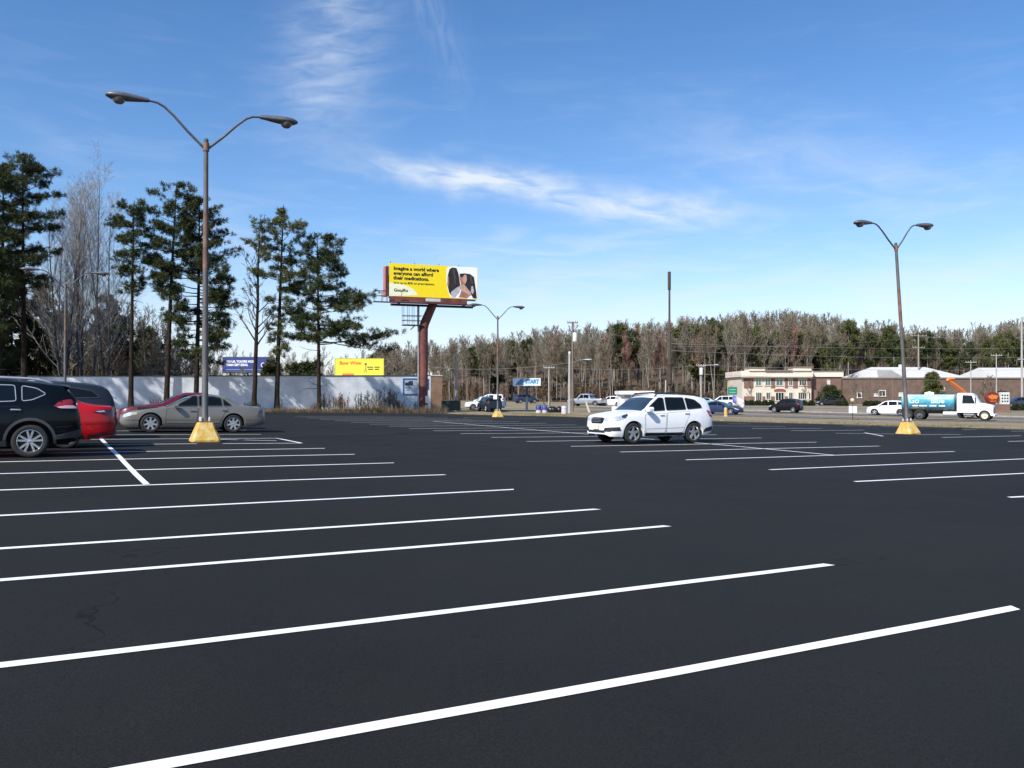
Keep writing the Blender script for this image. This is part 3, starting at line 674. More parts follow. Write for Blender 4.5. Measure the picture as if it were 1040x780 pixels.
# ------------------------------------------------------------------ trees
def rvec(rnd):
    while True:
        v = Vector((rnd.uniform(-1, 1), rnd.uniform(-1, 1), rnd.uniform(-1, 1)))
        if .05 < v.length < 1: return v.normalized()
def rib(mb, a, b, w, w2, rnd):
    d = (b - a); q = d.cross(rvec(rnd))
    if q.length < 1e-5: return
    q.normalize(); mb.add([a - q * w, a + q * w, b + q * w2, b - q * w2], [(0, 1, 2, 3)])
def path(rnd, p, d, L, n, wob, trop):
    pts = [p.copy()]; d = d.normalized()
    for i in range(n):
        d = (d + rvec(rnd) * wob + Vector((0, 0, trop))).normalized(); p = p + d * (L / n); pts.append(p.copy())
    return pts, d
def bare_tree(seed, h, stems=1, n1=18, n2=7, n3=6, spread=.32, lo=.35, tw=.016, fork=0, up=45, base_r=None):
    rnd = random.Random(seed); T = MB(); B = MB()
    for s_ in range(stems):
        p0 = Vector((rnd.uniform(-1, 1), rnd.uniform(-.6, .6), 0)) * (.9 * (stems > 1)); d0 = Vector((rnd.uniform(-.06, .06), rnd.uniform(-.06, .06), 1))
        if stems > 1: d0 += Vector((p0.x, p0.y, 0)) * .05
        hh = h * rnd.uniform(.82, 1) if stems > 1 else h
        pts, _ = path(rnd, p0, d0, hh, 12, .05, .05); r0 = base_r or (.011 * hh + .02)
        rad = [r0 * (1 - .93 * i / 12) ** .8 for i in range(13)]; rad[0] *= 1.3
        T.tube(pts, rad, 6, cap=False)
        for k in range(n1):
            t = lo + (1 - lo) * (k + rnd.random()) / n1; f = t * 12; i = min(11, int(f)); p = pts[i].lerp(pts[i + 1], f - i)
            az = rnd.uniform(0, 2 * math.pi); el = R(rnd.uniform(up - 18, up + 14)) + .35 * t
            d = Vector((math.cos(az) * math.cos(el), math.sin(az) * math.cos(el), math.sin(el)))
            l1 = hh * spread * (1.12 - .75 * t) * rnd.uniform(.7, 1.15); r1 = max(.012, rad[i] * .45)
            q1, _ = path(rnd, p, d, l1, 5, .16, .10); B.tube(q1, [r1 * (1 - .8 * j / 5) for j in range(6)], 4, cap=False)
            for k2 in range(n2):
                t2 = .25 + .75 * (k2 + rnd.random()) / n2; f = t2 * 5; i = min(4, int(f)); p2 = q1[i].lerp(q1[i + 1], f - i)
                d2 = ((q1[i + 1] - q1[i]).normalized() + rvec(rnd) * .75 + Vector((0, 0, .25))).normalized(); l2 = l1 * .48 * (1.15 - .6 * t2) * rnd.uniform(.6, 1.2)
                q2, _ = path(rnd, p2, d2, l2, 3, .16, .08)
                for j in range(3): rib(B, q2[j], q2[j + 1], max(tw, r1 * .34 * (1 - .25 * j)), max(tw * .9, r1 * .3 * (1 - .3 * (j + 1))), rnd)
                for k3 in range(n3):
                    j = rnd.randrange(3); p3 = q2[j].lerp(q2[j + 1], rnd.random())
                    d3 = ((q2[j + 1] - q2[j]).normalized() + rvec(rnd) * .8 + Vector((0, 0, .2))).normalized(); l3 = l2 * rnd.uniform(.3, .65)
                    m_ = p3 + d3 * l3 * .5; e = m_ + (d3 + rvec(rnd) * .3).normalized() * l3 * .5
                    rib(B, p3, m_, tw, tw * .9, rnd); rib(B, m_, e, tw * .9, tw * .5, rnd)
    return T, B
def tuft(F, c, d, rnd, L=.32, w=.03, n=14):
    for _ in range(n):
        q = (d * .55 + rvec(rnd)).normalized(); s_ = q.cross(rvec(rnd))
        if s_.length < .01: continue
        s_ = s_.normalized() * w; l = L * rnd.uniform(.7, 1.2); b = c + rvec(rnd) * L * .35
        F.add([b - s_, b + s_, b + q * l + s_ * .3, b + q * l - s_ * .3], [(0, 1, 2, 3)])
def pine(seed, h, lo, rad, lean=(0, 0), prof=None, nl=60, dens=1.0, bias=0, droop=0.0, r0=None, dead=8, tl=.30, tw=.021, tn=19, bow=.3, gaps=.0):
    rnd = random.Random(seed); T = MB(); F = MB()
    prof = prof or (lambda t: (1 - t) ** .6 * (.35 + .65 * min(1, t * 5)) + .12)
    pts = []; wx, wy = rnd.uniform(-.3, .3), rnd.uniform(-.3, .3)
    for i in range(15):
        t = i / 14; pts.append(Vector((lean[0] * t + wx * math.sin(t * 4) * bow, lean[1] * t + wy * math.sin(t * 5) * bow, h * t)))
    r0 = r0 or .0125 * h; rr = [r0 * (1.0 - .88 * (i / 14) ** 1.1) for i in range(15)]; rr[0] *= 1.25
    T.tube(pts, rr, 9, cap=False)
    def on(t):
        f = t * 14; i = min(13, int(f)); return pts[i].lerp(pts[i + 1], f - i), rr[i]
    cl0, cl1 = lo, .975
    for k in range(nl):
        u = (k + rnd.random()) / nl
        if gaps and rnd.random() < gaps * (.5 + .5 * math.sin(u * 17 + seed)): continue
        t = cl0 + (cl1 - cl0) * u; p, r = on(t); az = rnd.uniform(0, 2 * math.pi)
        l = rad * prof(u) * rnd.uniform(.65, 1.12) * (1 + bias * math.cos(az))
        el = R(-6 - 14 * droop + 38 * u ** 2.2 + rnd.uniform(-9, 9))
        d = Vector((math.cos(az) * math.cos(el), math.sin(az) * math.cos(el), math.sin(el)))
        q, _ = path(rnd, p, d, l, 5, .10, .045); rb = max(.018, min(r * .42, .014 * l + .02))
        T.tube(q, [rb * (1 - .8 * j / 5) for j in range(6)], 5, cap=False)
        ns = max(2, int(l * 2.4))
        tips = [q[5]]
        for s_ in range(ns):
            f = rnd.uniform(1.6, 5); i = min(4, int(f)); a = q[i].lerp(q[i + 1], f - i); dd = ((q[i + 1] - q[i]).normalized() + rvec(rnd) * .9); dd.z = abs(dd.z) * .45 + .06; dd.normalize()
            ls = l * .28 * rnd.uniform(.5, 1.2) + .15; e = a + dd * ls; rib(T, a, e, .016, .01, rnd); tips += [e]
            if ls > .5: tips.append(a.lerp(e, .55))
        for e in tips:
            for _ in range(max(1, int(2 * dens + rnd.random()))):
                o_ = rvec(rnd) * .34 * (tl / .32); o_.z *= .62; c = e + o_; dd = (e - p); dd.normalize(); tuft(F, c, (dd + Vector((0, 0, .5))).normalized(), rnd, tl, tw, tn)
    for k in range(dead):           # bare snags below the crown
        t = rnd.uniform(max(.12, lo - .35), lo); p, r = on(t); az = rnd.uniform(0, 2 * math.pi); d = Vector((math.cos(az), math.sin(az), rnd.uniform(-.15, .4))).normalized()
        l = rad * rnd.uniform(.15, .6); q, _ = path(rnd, p, d, l, 3, .15, 0); T.tube(q, [.03, .022, .015, .006], 4, cap=False)
        for _ in range(3): a = q[rnd.randrange(1, 4)]; rib(T, a, a + (d + rvec(rnd) * .8).normalized() * l * .4, .014, .008, rnd)
    return T, F
bark_p = mat('pine_bark', (.020, .016, .013), .95, var=.45, scale=3, bump=.6, aniso=(3, 3, .6), c2=(.034, .026, .020), spec=.05)
bark_d = mat('dark_bark', (.05, .043, .038), .95, var=.4, scale=4, bump=.5, aniso=(3, 3, .6))
bark_g = mat('grey_bark', (.125, .115, .10), .95, var=.35, scale=1.2, bump=.4, aniso=(3, 3, .5))
bark_l = mat('pale_grey_bark', (.25, .225, .19), .95, var=.35, scale=1.2, bump=.4, aniso=(3, 3, .5))
twig_b = leafmat('brown_twigs', (.155, .134, .100), .35, .9)
twig_g = leafmat('grey_twigs', (.19, .174, .137), .35, .9)
twig_r = leafmat('reddish_budding_twigs', (.23, .14, .115), .35, .9)
needle = leafmat('pine_needles', (.040, .054, .018), .45, .55)
needle_l = leafmat('olive_pine_needles', (.075, .088, .028), .4, .55)
needle_d = leafmat('dark_pine_needles', (.028, .040, .015), .45, .6)
def plant_tree(name, label, cat, TB, pos, mats, rz=0, group=None, parts=('trunk', 'crown'), sm=True):
    r = thing(name, label, cat, pos, rz, group)
    TB[0].build(parts[0], mats[0], r, smooth='all' if sm else False, fix=False)
    if TB[1].v: TB[1].build(parts[1], mats[1], r, fix=False)
    return r

# ------------------------------------------------------------------ ground and paving
def groundmat():
    m, nt, b = newmat('dry_grass_ground'); L = nt.links.new
    t = nt.nodes.new('ShaderNodeTexCoord')
    n1 = N(nt, 'ShaderNodeTexNoise', Scale=.09, Detail=6, Roughness=.65); L(t.outputs['Object'], n1.inputs['Vector'])
    n2 = N(nt, 'ShaderNodeTexNoise', Scale=2.2, Detail=8, Roughness=.7); L(t.outputs['Object'], n2.inputs['Vector'])
    r1 = ramp(nt, [(.35, (.21, .165, .105)), (.52, (.27, .22, .145)), (.66, (.17, .155, .085)), (.8, (.21, .18, .105))]); L(n1.outputs['Fac'], r1.inputs[0])
    mr = N(nt, 'ShaderNodeMapRange'); mr.inputs['From Min'].default_value = .3; mr.inputs['From Max'].default_value = .7; mr.inputs['To Min'].default_value = .6; mr.inputs['To Max'].default_value = 1.35; L(n2.outputs['Fac'], mr.inputs['Value'])
    # leaf litter under the woods
    se = nt.nodes.new('ShaderNodeSeparateXYZ'); L(t.outputs['Object'], se.inputs[0])
    m2 = N(nt, 'ShaderNodeMapRange'); m2.inputs['From Min'].default_value = 176; m2.inputs['From Max'].default_value = 188; L(se.outputs['Y'], m2.inputs['Value'])
    mx = N(nt, 'ShaderNodeMix', data_type='RGBA'); L(m2.outputs[0], mx.inputs['Factor']); L(r1.outputs[0], mx.inputs['A']); mx.inputs['B'].default_value = (.10, .07, .045, 1)
    s = N(nt, 'ShaderNodeVectorMath', operation='SCALE'); L(mx.outputs['Result'], s.inputs[0]); L(mr.outputs[0], s.inputs['Scale']); L(s.outputs[0], b.inputs['Base Color'])
    b.inputs['Roughness'].default_value = .95; b.inputs['Specular IOR Level'].default_value = .15
    bp = N(nt, 'ShaderNodeBump', Strength=.6, Distance=.08); L(n2.outputs['Fac'], bp.inputs['Height']); L(bp.outputs[0], b.inputs['Normal'])
    return m
def asphaltmat(name, base, var, crack=True, worn=None):
    m, nt, b = newmat(name); L = nt.links.new
    t = nt.nodes.new('ShaderNodeTexCoord'); O = t.outputs['Object']
    n1 = N(nt, 'ShaderNodeTexNoise', Scale=.12, Detail=5, Roughness=.6); L(O, n1.inputs['Vector'])
    n2 = N(nt, 'ShaderNodeTexNoise', Scale=75, Detail=3, Roughness=.7); L(O, n2.inputs['Vector'])
    n3 = N(nt, 'ShaderNodeTexNoise', Scale=.9, Detail=6, Roughness=.65); L(O, n3.inputs['Vector'])
    n4 = N(nt, 'ShaderNodeTexVoronoi', Scale=38); n4.inputs['Randomness'].default_value = 1; L(O, n4.inputs['Vector'])
    def rng(src, a, b_, c, d):
        q = N(nt, 'ShaderNodeMapRange'); q.inputs['From Min'].default_value = a; q.inputs['From Max'].default_value = b_; q.inputs['To Min'].default_value = c; q.inputs['To Max'].default_value = d; L(src, q.inputs['Value']); return q.outputs[0]
    def mul(a, b_, op='MULTIPLY'):
        q = N(nt, 'ShaderNodeMath', operation=op); L(a, q.inputs[0]); L(b_, q.inputs[1]); return q.outputs[0]
    k = mul(mul(rng(n1.outputs['Fac'], .3, .7, 1 - var, 1 + var), rng(n2.outputs['Fac'], .3, .7, .62, 1.42)), rng(n3.outputs['Fac'], .3, .7, .92, 1.09))
    # sparse pale grit
    g = rng(n4.outputs['Distance'], .0, .10, 2.0, 1.0); k = mul(k, g)
    ht = mul(n2.outputs['Fac'], rng(n4.outputs['Distance'], 0, .3, 1.2, 1))
    if crack:
        dn = N(nt, 'ShaderNodeTexNoise', Scale=1.1, Detail=5); L(O, dn.inputs['Vector'])
        ad = N(nt, 'ShaderNodeMix', data_type='VECTOR'); ad.inputs['Factor'].default_value = .30; L(O, ad.inputs['A'])
        sc_ = N(nt, 'ShaderNodeVectorMath', operation='MULTIPLY_ADD'); L(dn.outputs['Color'], sc_.inputs[0]); sc_.inputs[1].default_value = (1.6, 1.6, 0); L(O, sc_.inputs[2])
        v = N(nt, 'ShaderNodeTexVoronoi', feature='DISTANCE_TO_EDGE', Scale=.28); L(sc_.outputs[0], v.inputs['Vector'])
        ms = N(nt, 'ShaderNodeTexNoise', Scale=.45, Detail=3); ms.inputs['W' if False else 'Detail'].default_value = 3; L(O, ms.inputs['Vector'])
        wdt = rng(ms.outputs['Fac'], .52, .66, 0, .0030)
        lt = N(nt, 'ShaderNodeMath', operation='LESS_THAN'); L(v.outputs['Distance'], lt.inputs[0]); L(wdt, lt.inputs[1])
        k = mul(k, rng(lt.outputs[0], 0, 1, 1, .55)); ht = mul(ht, rng(lt.outputs[0], 0, 1, 1, .0))
    s = N(nt, 'ShaderNodeVectorMath', operation='SCALE'); s.inputs[0].default_value = base; L(k, s.inputs['Scale']); L(s.outputs[0], b.inputs['Base Color'])
    L(rng(n3.outputs['Fac'], .3, .7, .74, .92), b.inputs['Roughness']); b.inputs['Specular IOR Level'].default_value = .14
    bp = N(nt, 'ShaderNodeBump', Strength=.55, Distance=.006); L(ht, bp.inputs['Height']); L(bp.outputs[0], b.inputs['Normal'])
    return m
def linemat():
    m, nt, b = newmat('white_line_paint'); L = nt.links.new
    t = nt.nodes.new('ShaderNodeTexCoord')
    n = N(nt, 'ShaderNodeTexNoise', Scale=60, Detail=4, Roughness=.7); L(t.outputs['Object'], n.inputs['Vector'])
    n2 = N(nt, 'ShaderNodeTexNoise', Scale=1.3, Detail=5); L(t.outputs['Object'], n2.inputs['Vector'])
    a = N(nt, 'ShaderNodeMath', operation='MULTIPLY_ADD'); L(n.outputs['Fac'], a.inputs[0]); a.inputs[1].default_value = .8; L(n2.outputs['Fac'], a.inputs[2])
    r = ramp(nt, [(.52, (.34, .34, .35)), (.70, (.76, .76, .76)), (1, (.86, .86, .86))]); L(a.outputs[0], r.inputs[0]); L(r.outputs[0], b.inputs['Base Color']); b.inputs['Roughness'].default_value = .6
    bp = N(nt, 'ShaderNodeBump', Strength=.5, Distance=.004); L(n.outputs['Fac'], bp.inputs['Height']); L(bp.outputs[0], b.inputs['Normal'])
    return m
asph = asphaltmat('fresh_sealed_asphalt', (.0152, .0151, .0140), .20)
road_m = asphaltmat('old_grey_road', (.15, .14, .132), .10, crack=False)
line_m = linemat()
grass_m = groundmat()
conc = mat('pale_concrete', (.42, .40, .36), .85, var=.2, scale=2, bump=.3)
kerbm = mat('dark_asphalt_kerb', (.03, .03, .03), .9, var=.3, scale=6, bump=.4)

def build_ground():
    ys = [-60 + 4 * i for i in range(20)] + [20 + 2 * i for i in range(115)] + [250 + 6 * i for i in range(22)]
    y = 382
    while y < 3000: ys.append(y); y = 382 + (y - 382) * 1.5 + 20
    xs = [-120 + 3 * i for i in range(81)]
    x = 123
    far = []
    while x < 2500: far.append(x); x = x * 1.25
    xs = [-q for q in reversed(far)] + xs + far
    ys = [-1500, -500, -150] + ys
    m = MB(); m.grid([[(x, y, G(x, y)) for x in xs] for y in ys]); o = m.build('ground', grass_m, smooth='all'); tag(o, kind='structure'); return o
EDGE_PX = [(-300, 418.5), (100, 418.8), (180, 419.3), (330, 419.5), (440, 420.3), (500, 422.2), (560, 423.2), (620, 425.2), (740, 428.6), (850, 431.6), (1040, 437.0), (1180, 442), (1500, 454)]
EDGE = [P(*p) for p in EDGE_PX]
def edge_at(x):
    e = EDGE
    if x <= e[0].x: return e[0].y
    for a, b in zip(e, e[1:]):
        if x <= b.x: return a.y + (b.y - a.y) * (x - a.x) / (b.x - a.x)
    return e[-1].y
def build_lot():
    m = MB(); xs = [-60 + 1.5 * i for i in range(75)]
    rows = []
    for x in xs:
        ye = edge_at(x); n = 70; rows.append([(x, -28 + (ye + 28) * (1 - (1 - j / n) ** 1.0), 0) for j in range(n + 1)])
    rows = [[(x, y, G(x, y) + LOTZ) for x, y, _ in r] for r in rows]
    m.grid(rows); tag(m.build('parking_lot_asphalt', asph, smooth='all'), kind='structure')
    k = MB()
    secs = []
    for x in xs:
        ye = edge_at(x); g = G(x, ye)
        a = (x, ye - .01, g - .05); secs.append([a, (x, ye, g + .07), (x, ye + .06, g + .09), (x, ye + .18, g + .09), (x, ye + .26, g + .06), (x, ye + .3, g - .05)])
    k.loft(secs, closed=True); tag(k.build('kerb', kerbm, smooth=50), kind='structure')
def build_lines():
    S = []   # (pixel a, pixel b)
    near = [((0, 806.0), (1032, 617)), ((0, 675), (842, 573)), ((0, 589), (678, 534)), ((0, 557), (607, 517)), ((0, 523.5), (522, 497)), ((0, 497.6), (452, 482)), ((0, 481), (400, 470)), ((0, 469), (360, 461.3)), ((0, 461), (330, 455.3))]
    for a, b in near: S.append((a, b, 9.0, 0))
    S += [((60, 452), (200, 450.6), 0, 0), ((226, 450.5), (306, 450), 0, 0), ((90, 446.2), (281, 445), 0, 0), ((118, 441.6), (265, 441), 0, 0), ((281, 445), (306, 450), 0, 0), ((60, 438), (250, 436.8), 0, 0)]
    S += [((97, 440.5), (148.5, 491.8), 0, 0), ((210, 446), (281, 447.5), 0, 0)]
    S += [((1025, 505), (1075, 502.6), 0, 6), ((868, 489), (1040, 480.7), 0, 6), ((782, 477), (1040, 466), 0, 6), ((697, 467), (969, 458.5), 0, 0), ((630, 459), (893, 453), 0, 0), ((580, 453.3), (829, 449), 0, 0), ((535, 448.3), (773, 444.7), 0, 0),
          ((499, 444.2), (728, 441.5), 0, 0), ((467.7, 440.4), (690, 438.3), 0, 0), ((440, 437.5), (655, 435.6), 0, 0), ((415.6, 435.2), (620, 433.4), 0, 0), ((395.5, 432.8), (585, 431.4), 0, 0), ((376, 430.8), (555, 429.8), 0, 0), ((357, 428.9), (528, 428.2), 0, 0), ((340, 427.4), (500, 426.9), 0, 0), ((325, 425.9), (480, 425.7), 0, 0), ((312, 424.6), (455, 424.6), 0, 0), ((299, 423.3), (430, 423.5), 0, 0)]
    S += [((440, 427.8), (593, 440.6), 0, 0), ((593, 440.6), (723, 451), 0, 0), ((723, 451), (847, 462.2), 0, 0)]
    S += [((956.5, 444.2), (1037, 442.6), 0, 0), ((848.7, 440), (908, 440.6), 0, 0), ((932, 441.3), (976, 441.2), 0, 0), ((878, 439.4), (897, 442.9), 0, 0), ((804, 437.4), (878, 436.8), 0, 0), ((763.7, 435.2), (835.6, 435), 0, 0), ((719.6, 432.3), (798, 433.1), 0, 0), ((857, 432.5), (884, 432.6), 0, 0), ((895, 433.2), (912, 433.4), 0, 0), ((977.8, 436.4), (992, 436.4), 0, 0), ((1027, 438), (1060, 438), 0, 0), ((1024, 448.3), (1070, 447.2), 0, 4), ((740, 430.2), (762, 430.4), 0, 0), ((470, 424.2), (500, 424.6), 0, 0), ((510, 424.6), (545, 425), 0, 0)]
    m = MB()
    for a, b, ea, eb in S:
        A, B = P(*a), P(*b); d = (B - A); d.z = 0; d.normalize(); A -= d * ea; B += d * eb; L = (B - A).length
        w = .052; q = Vector((-d.y, d.x, 0)) * w; n = max(2, int(L / .8)); rows = []
        rnd = random.Random(int(a[0] * 7 + a[1])); sk = d * rnd.uniform(-.03, .03)
        ph = rnd.uniform(0, 9)
        for i in range(n + 1):
            p = A.lerp(B, i / n); o = Vector((-d.y, d.x, 0)) * (.006 * math.sin(i * .7 + ph)); r = []
            for sg in (-1, 1):
                v = p + o + q * sg * (1 + .06 * math.sin(i * 1.9 + sg)) + (sk * sg if i in (0, n) else Vector()); v.z = G(v.x, v.y) + LOTZ + .005; r.append(v)
            rows.append(r)
        m.grid(rows)
    tag(m.build('painted_stall_lines', line_m, fix=False), kind='structure')
ROADRZ = math.atan2(-.588, .809)
RU = Vector((.809, -.588, 0)); RN = Vector((.588, .809, 0)); RO = Vector((40.6, 78, 0))
def strip(name, o0, o1, s0, s1, off, material, n=5, step=2.0, kind='structure'):
    rows = []; k = int((s1 - s0) / step)
    for i in range(k + 1):
        s_ = s0 + (s1 - s0) * i / k; r = []
        for j in range(n + 1):
            p = RO + RU * s_ + RN * (o0 + (o1 - o0) * j / n); r.append((p.x, p.y, G(p.x, p.y) + off))
        rows.append(r)
    m = MB(); m.grid(rows); return tag(m.build(name, material, smooth='all'), kind=kind)
def build_roads():
    strip('near_road', -3.4, 2.8, -38, 90, .035, road_m)
    strip('far_road', 9.2, 15.4, -48, 120, .035, road_m)
    lm = mat('worn_road_line', (.62, .61, .56), .7, var=.2, scale=5)
    mm = MB()
    for o in (-3.1, 2.5, 9.5, 15.1):
        rows = []
        for i in range(86):
            r = []
            for j in (0, 1):
                p = RO + RU * ((-37 if o < 5 else -47) + 1.5 * i) + RN * (o + .14 * j); r.append((p.x, p.y, G(p.x, p.y) + .042))
            rows.append(r)
        mm.grid(rows)
    for o in (-.3, 12.2):
        for i in range(11):
            p0 = RO + RU * (-36 + 12 * i) + RN * o; p1 = p0 + RU * 3; q = RN * .06
            mm.add([(v.x, v.y, G(v.x, v.y) + .042) for v in (p0 - q, p1 - q, p1 + q, p0 + q)], [(0, 1, 2, 3)])
    tag(mm.build('road_markings', lm, fix=False), kind='structure')
    k = MB()
    for o in (15.6,):
        secs = []
        for i in range(70):
            p = RO + RU * (-48 + 2 * i) + RN * o; q = RN
            z = G(p.x, p.y); secs.append([(p.x, p.y, z - .05), (p.x, p.y, z + .17), (p.x + q.x * .2, p.y + q.y * .2, z + .17), (p.x + q.x * .2, p.y + q.y * .2, z - .05)])
        k.loft(secs)
    tag(k.build('kerb', mat('grey_kerb', (.26, .25, .23), .85, var=.2, scale=2)), kind='structure')
    strip('building_car_park', 38, 50, -60, 80, .03, mat('worn_pale_asphalt', (.2, .195, .19), .9, var=.15, scale=.5))
def blades(name, label, pts, hmin, hmax, w, material, seed, n=3, kind='stuff', cat='grass'):
    rnd = random.Random(seed); m = MB()
    for p in pts:
        for _ in range(n):
            a = rnd.uniform(0, 6.283); h = rnd.uniform(hmin, hmax) * (.35 + 1.3 * abs(mnoise.noise(Vector((p[0] * .35, p[1] * .35, seed))))) ; b = Vector((p[0] + rnd.uniform(-.15, .15), p[1] + rnd.uniform(-.15, .15), 0)); b.z = G(b.x, b.y)
            d = Vector((math.cos(a), math.sin(a), 0)) * w; t = Vector((rnd.uniform(-.4, .4), rnd.uniform(-.4, .4), 1)) * h
            m.add([b - d, b + d, b + t], [(0, 1, 2)])
    return tag(m.build(name, material, fix=False), label, cat, kind=kind)

# ------------------------------------------------------------------ lamp posts
pole_m = mat('rusty_grey_pole', (.13, .13, .128), .6, .2, var=.3, scale=1.4, c2=(.19, .14, .11), thr=(.45, .85), bump=.2, aniso=(2, 2, .8))
rust_m = mat('rust', (.17, .10, .07), .8, .1, var=.4, scale=3, bump=.3)
head_m = mat('lamp_head_grey', (.15, .155, .16), .45, .4, var=.2, scale=4)
yel_m = mat('chipped_yellow_paint_on_concrete', (.62, .37, .04), .75, var=.15, scale=4.5, c2=(.54, .42, .20), bump=.8, thr=(.42, .66))
lensm = mat('lamp_refractor', (.16, .15, .13), .2, var=.3, scale=10, coat=.4)
def lamp_post(label, pos, h=9.0, arm=2.7, ang=0, group='double arm lamp posts of the parking lot'):
    r = thing('lamp_post', label, 'lamp post', pos, ang, group)
    b = MB()
    def ring(s_, z, ch=.18):
        k = s_ * (1 - ch); return [(s_, -k, z), (s_, k, z), (k, s_, z), (-k, s_, z), (-s_, k, z), (-s_, -k, z), (-k, -s_, z), (k, -s_, z)]
    rnd = random.Random(4); R_ = [ring(.42, -.1), ring(.42, .05), ring(.38, .13), ring(.28, .38), ring(.21, .55), ring(.19, .57)]
    b.loft([[(x + rnd.uniform(-.012, .012), y + rnd.uniform(-.012, .012), z) for x, y, z in q] for q in R_])
    b.build('concrete_base', yel_m, r, smooth=25)
    p = MB(); p.box((0, 0, .59), (.30, .30, .04)); pl = p.build('base_plate', rust_m, r)
    for sx in (-1, 1):
        for sy in (-1, 1):
            q = MB(); q.lathe([(.001, .13), (.025, .12), (.038, .08), (.038, 0)], n=10); q.build('bolt_cover', mat('bolt_cover', (.45, .45, .43), .5), pl, smooth=40, loc=(sx * .12, sy * .12, .61))
    p = MB(); p.lathe([(.14, .61), (.125, .66), (.093, .72), (.090, h * .3), (.078, h * .6), (.066, h), (.072, h), (.072, h + .05), (.03, h + .09), (.001, h + .09)], n=20)
    p.build('pole', pole_m, r, smooth=40)
    q = MB(); q.lathe([(.0815, h * .57), (.0800, h * .62), (.076, h * .74), (.0755, h * .76)], n=20); q.v = [(x, y, z) for x, y, z in q.v]
    q.build('rust_band', rust_m, r, smooth=40)
    c = MB(); c.lathe([(.09, h - .30), (.09, h - .05)], n=16); c.build('arm_bracket', rust_m, r, smooth=40)
    for sg in (1, -1):
        a = MB(); A = arm
        pts = [(0.05 * sg, 0, h - .22), (.30 * A * sg, 0, h + .22), (.52 * A * sg, 0, h + .62), (.68 * A * sg, 0, h + .86), (.79 * A * sg, 0, h + .95), (.90 * A * sg, 0, h + .97), (1.0 * A * sg, 0, h + .96)]
        a.tube(pts, [.040, .038, .036, .034, .032, .030, .030], 10); am = a.build('arm', pole_m, r, smooth=50)
        hd = MB(); x0 = .92 * A; secs = []
        for t, w, zt, zb in ((0, .06, .06, -.05), (.15, .09, .085, -.06), (.38, .13, .11, -.09), (.62, .19, .125, -.11), (.82, .215, .125, -.12), (1.0, .19, .10, -.10), (1.12, .11, .05, -.05), (1.16, .04, .02, -.02)):
            secs.append([((x0 + t) * sg, w * math.cos(k * math.pi / 8), h + .97 + (zt if math.sin(k * math.pi / 8) > 0 else -zb) * math.sin(k * math.pi / 8)) for k in range(16)])
        hd.loft(secs); ho = hd.build('lamp_head', head_m, r, smooth=50)
        g = MB(); g.lathe([(.001, -.16), (.09, -.15), (.16, -.09), (.18, 0), (.18, .05)], n=20); g.build('lens', lensm, ho, smooth=50, loc=((x0 + .80) * sg, 0, h + .91))
    return r

# ------------------------------------------------------------------ utility poles and wires
wood_m = mat('weathered_pole_wood', (.17, .135, .105), .9, var=.3, scale=1.5, bump=.4, aniso=(4, 4, .4))
greypole_m = mat('pale_grey_pole', (.36, .35, .33), .8, var=.2, scale=1.5, bump=.2, aniso=(3, 3, .4))
def upole(label, pos, h, r0=.16, arms=(), transf=(), m=None, light=None, group='utility poles along the roads', collar=None):
    o = thing('utility_pole', label, 'utility pole', pos, 0, group)
    p = MB(); p.tube([(0, 0, -.2), (0, 0, h * .5), (0.02, 0, h)], [r0, r0 * .88, r0 * .7], 12); p.build('pole', m or wood_m, o, smooth=40)
    for (z, w, a) in arms:
        q = MB(); q.box((0, -.12, z), (w, .11, .13), rz=0); cr = q.build('crossarm', wood_m if not m else m, o); cr.rotation_euler = (0, 0, a)
        for t in (-.46, -.25, .25, .46):
            i = MB(); i.lathe([(.001, .24), (.04, .22), (.06, .14), (.035, .10), (.06, .06), (.02, 0)], n=8); i.build('insulator', mat('insulator', (.4, .4, .38), .3), cr, smooth=40, loc=(w * t, -.12, z + .065))
    for (x, z, s_) in transf:
        q = MB(); q.lathe([(.001, .62 * s_), (.2 * s_, .58 * s_), (.26 * s_, .5 * s_), (.26 * s_, -.45 * s_), (.2 * s_, -.52 * s_), (.001, -.52 * s_)], n=18); t = q.build('transformer', mat('pale_transformer', (.6, .6, .58), .4, .1), o, smooth=40, loc=(x, -.15, z))
        for k in (-.1, .1):
            q = MB(); q.lathe([(.001, .28), (.03, .26), (.05, .1), (.05, 0)], n=8); q.build('bushing', plast, t, loc=(k * s_, 0, .58 * s_))
    if light:
        z, l = light; q = MB(); q.tube([(0, 0, z), (l * .5, -.3, z + .35), (l, -.6, z + .4)], .045, 8); q.build('light_arm', head_m, o, smooth=40)
        q = MB(); q.loft([[(l + t, -.6 + w * math.cos(k * math.pi / 5), z + .4 + w * .5 * math.sin(k * math.pi / 5)) for k in range(10)] for t, w in ((-.1, .05), (.3, .18), (.65, .18), (.8, .06))]); q.build('lamp_head', mat('pale_lamp_head', (.6, .6, .58), .4), o, smooth=40)
    if collar:
        z0, z1, r_ = collar; q = MB(); rnd = random.Random(3)
        q.lathe([(r_ * .7, z0), (r_, z0 + .15)] + [(r_ * rnd.uniform(.85, 1.1), z0 + .15 + (z1 - z0 - .3) * k / 9) for k in range(10)] + [(r_ * .7, z1)], n=14); q.build('vine_wrap', mat('dead_brown_vine', (.06, .04, .028), .95, var=.5, scale=6, bump=1), o)
    return o
def wire(label, a, b, sag=.8, r=.022, col_=None):
    m = MB(); a, b = Vector(a), Vector(b); n = 24
    m.tube([a.lerp(b, i / n) - Vector((0, 0, sag * 4 * (i / n) * (1 - i / n))) for i in range(n + 1)], r, 5)
    return tag(m.build('power_line', mat('pale_cable', (.35, .34, .33), .5, .3), smooth='all'), label, 'cable', 'power lines over the road')
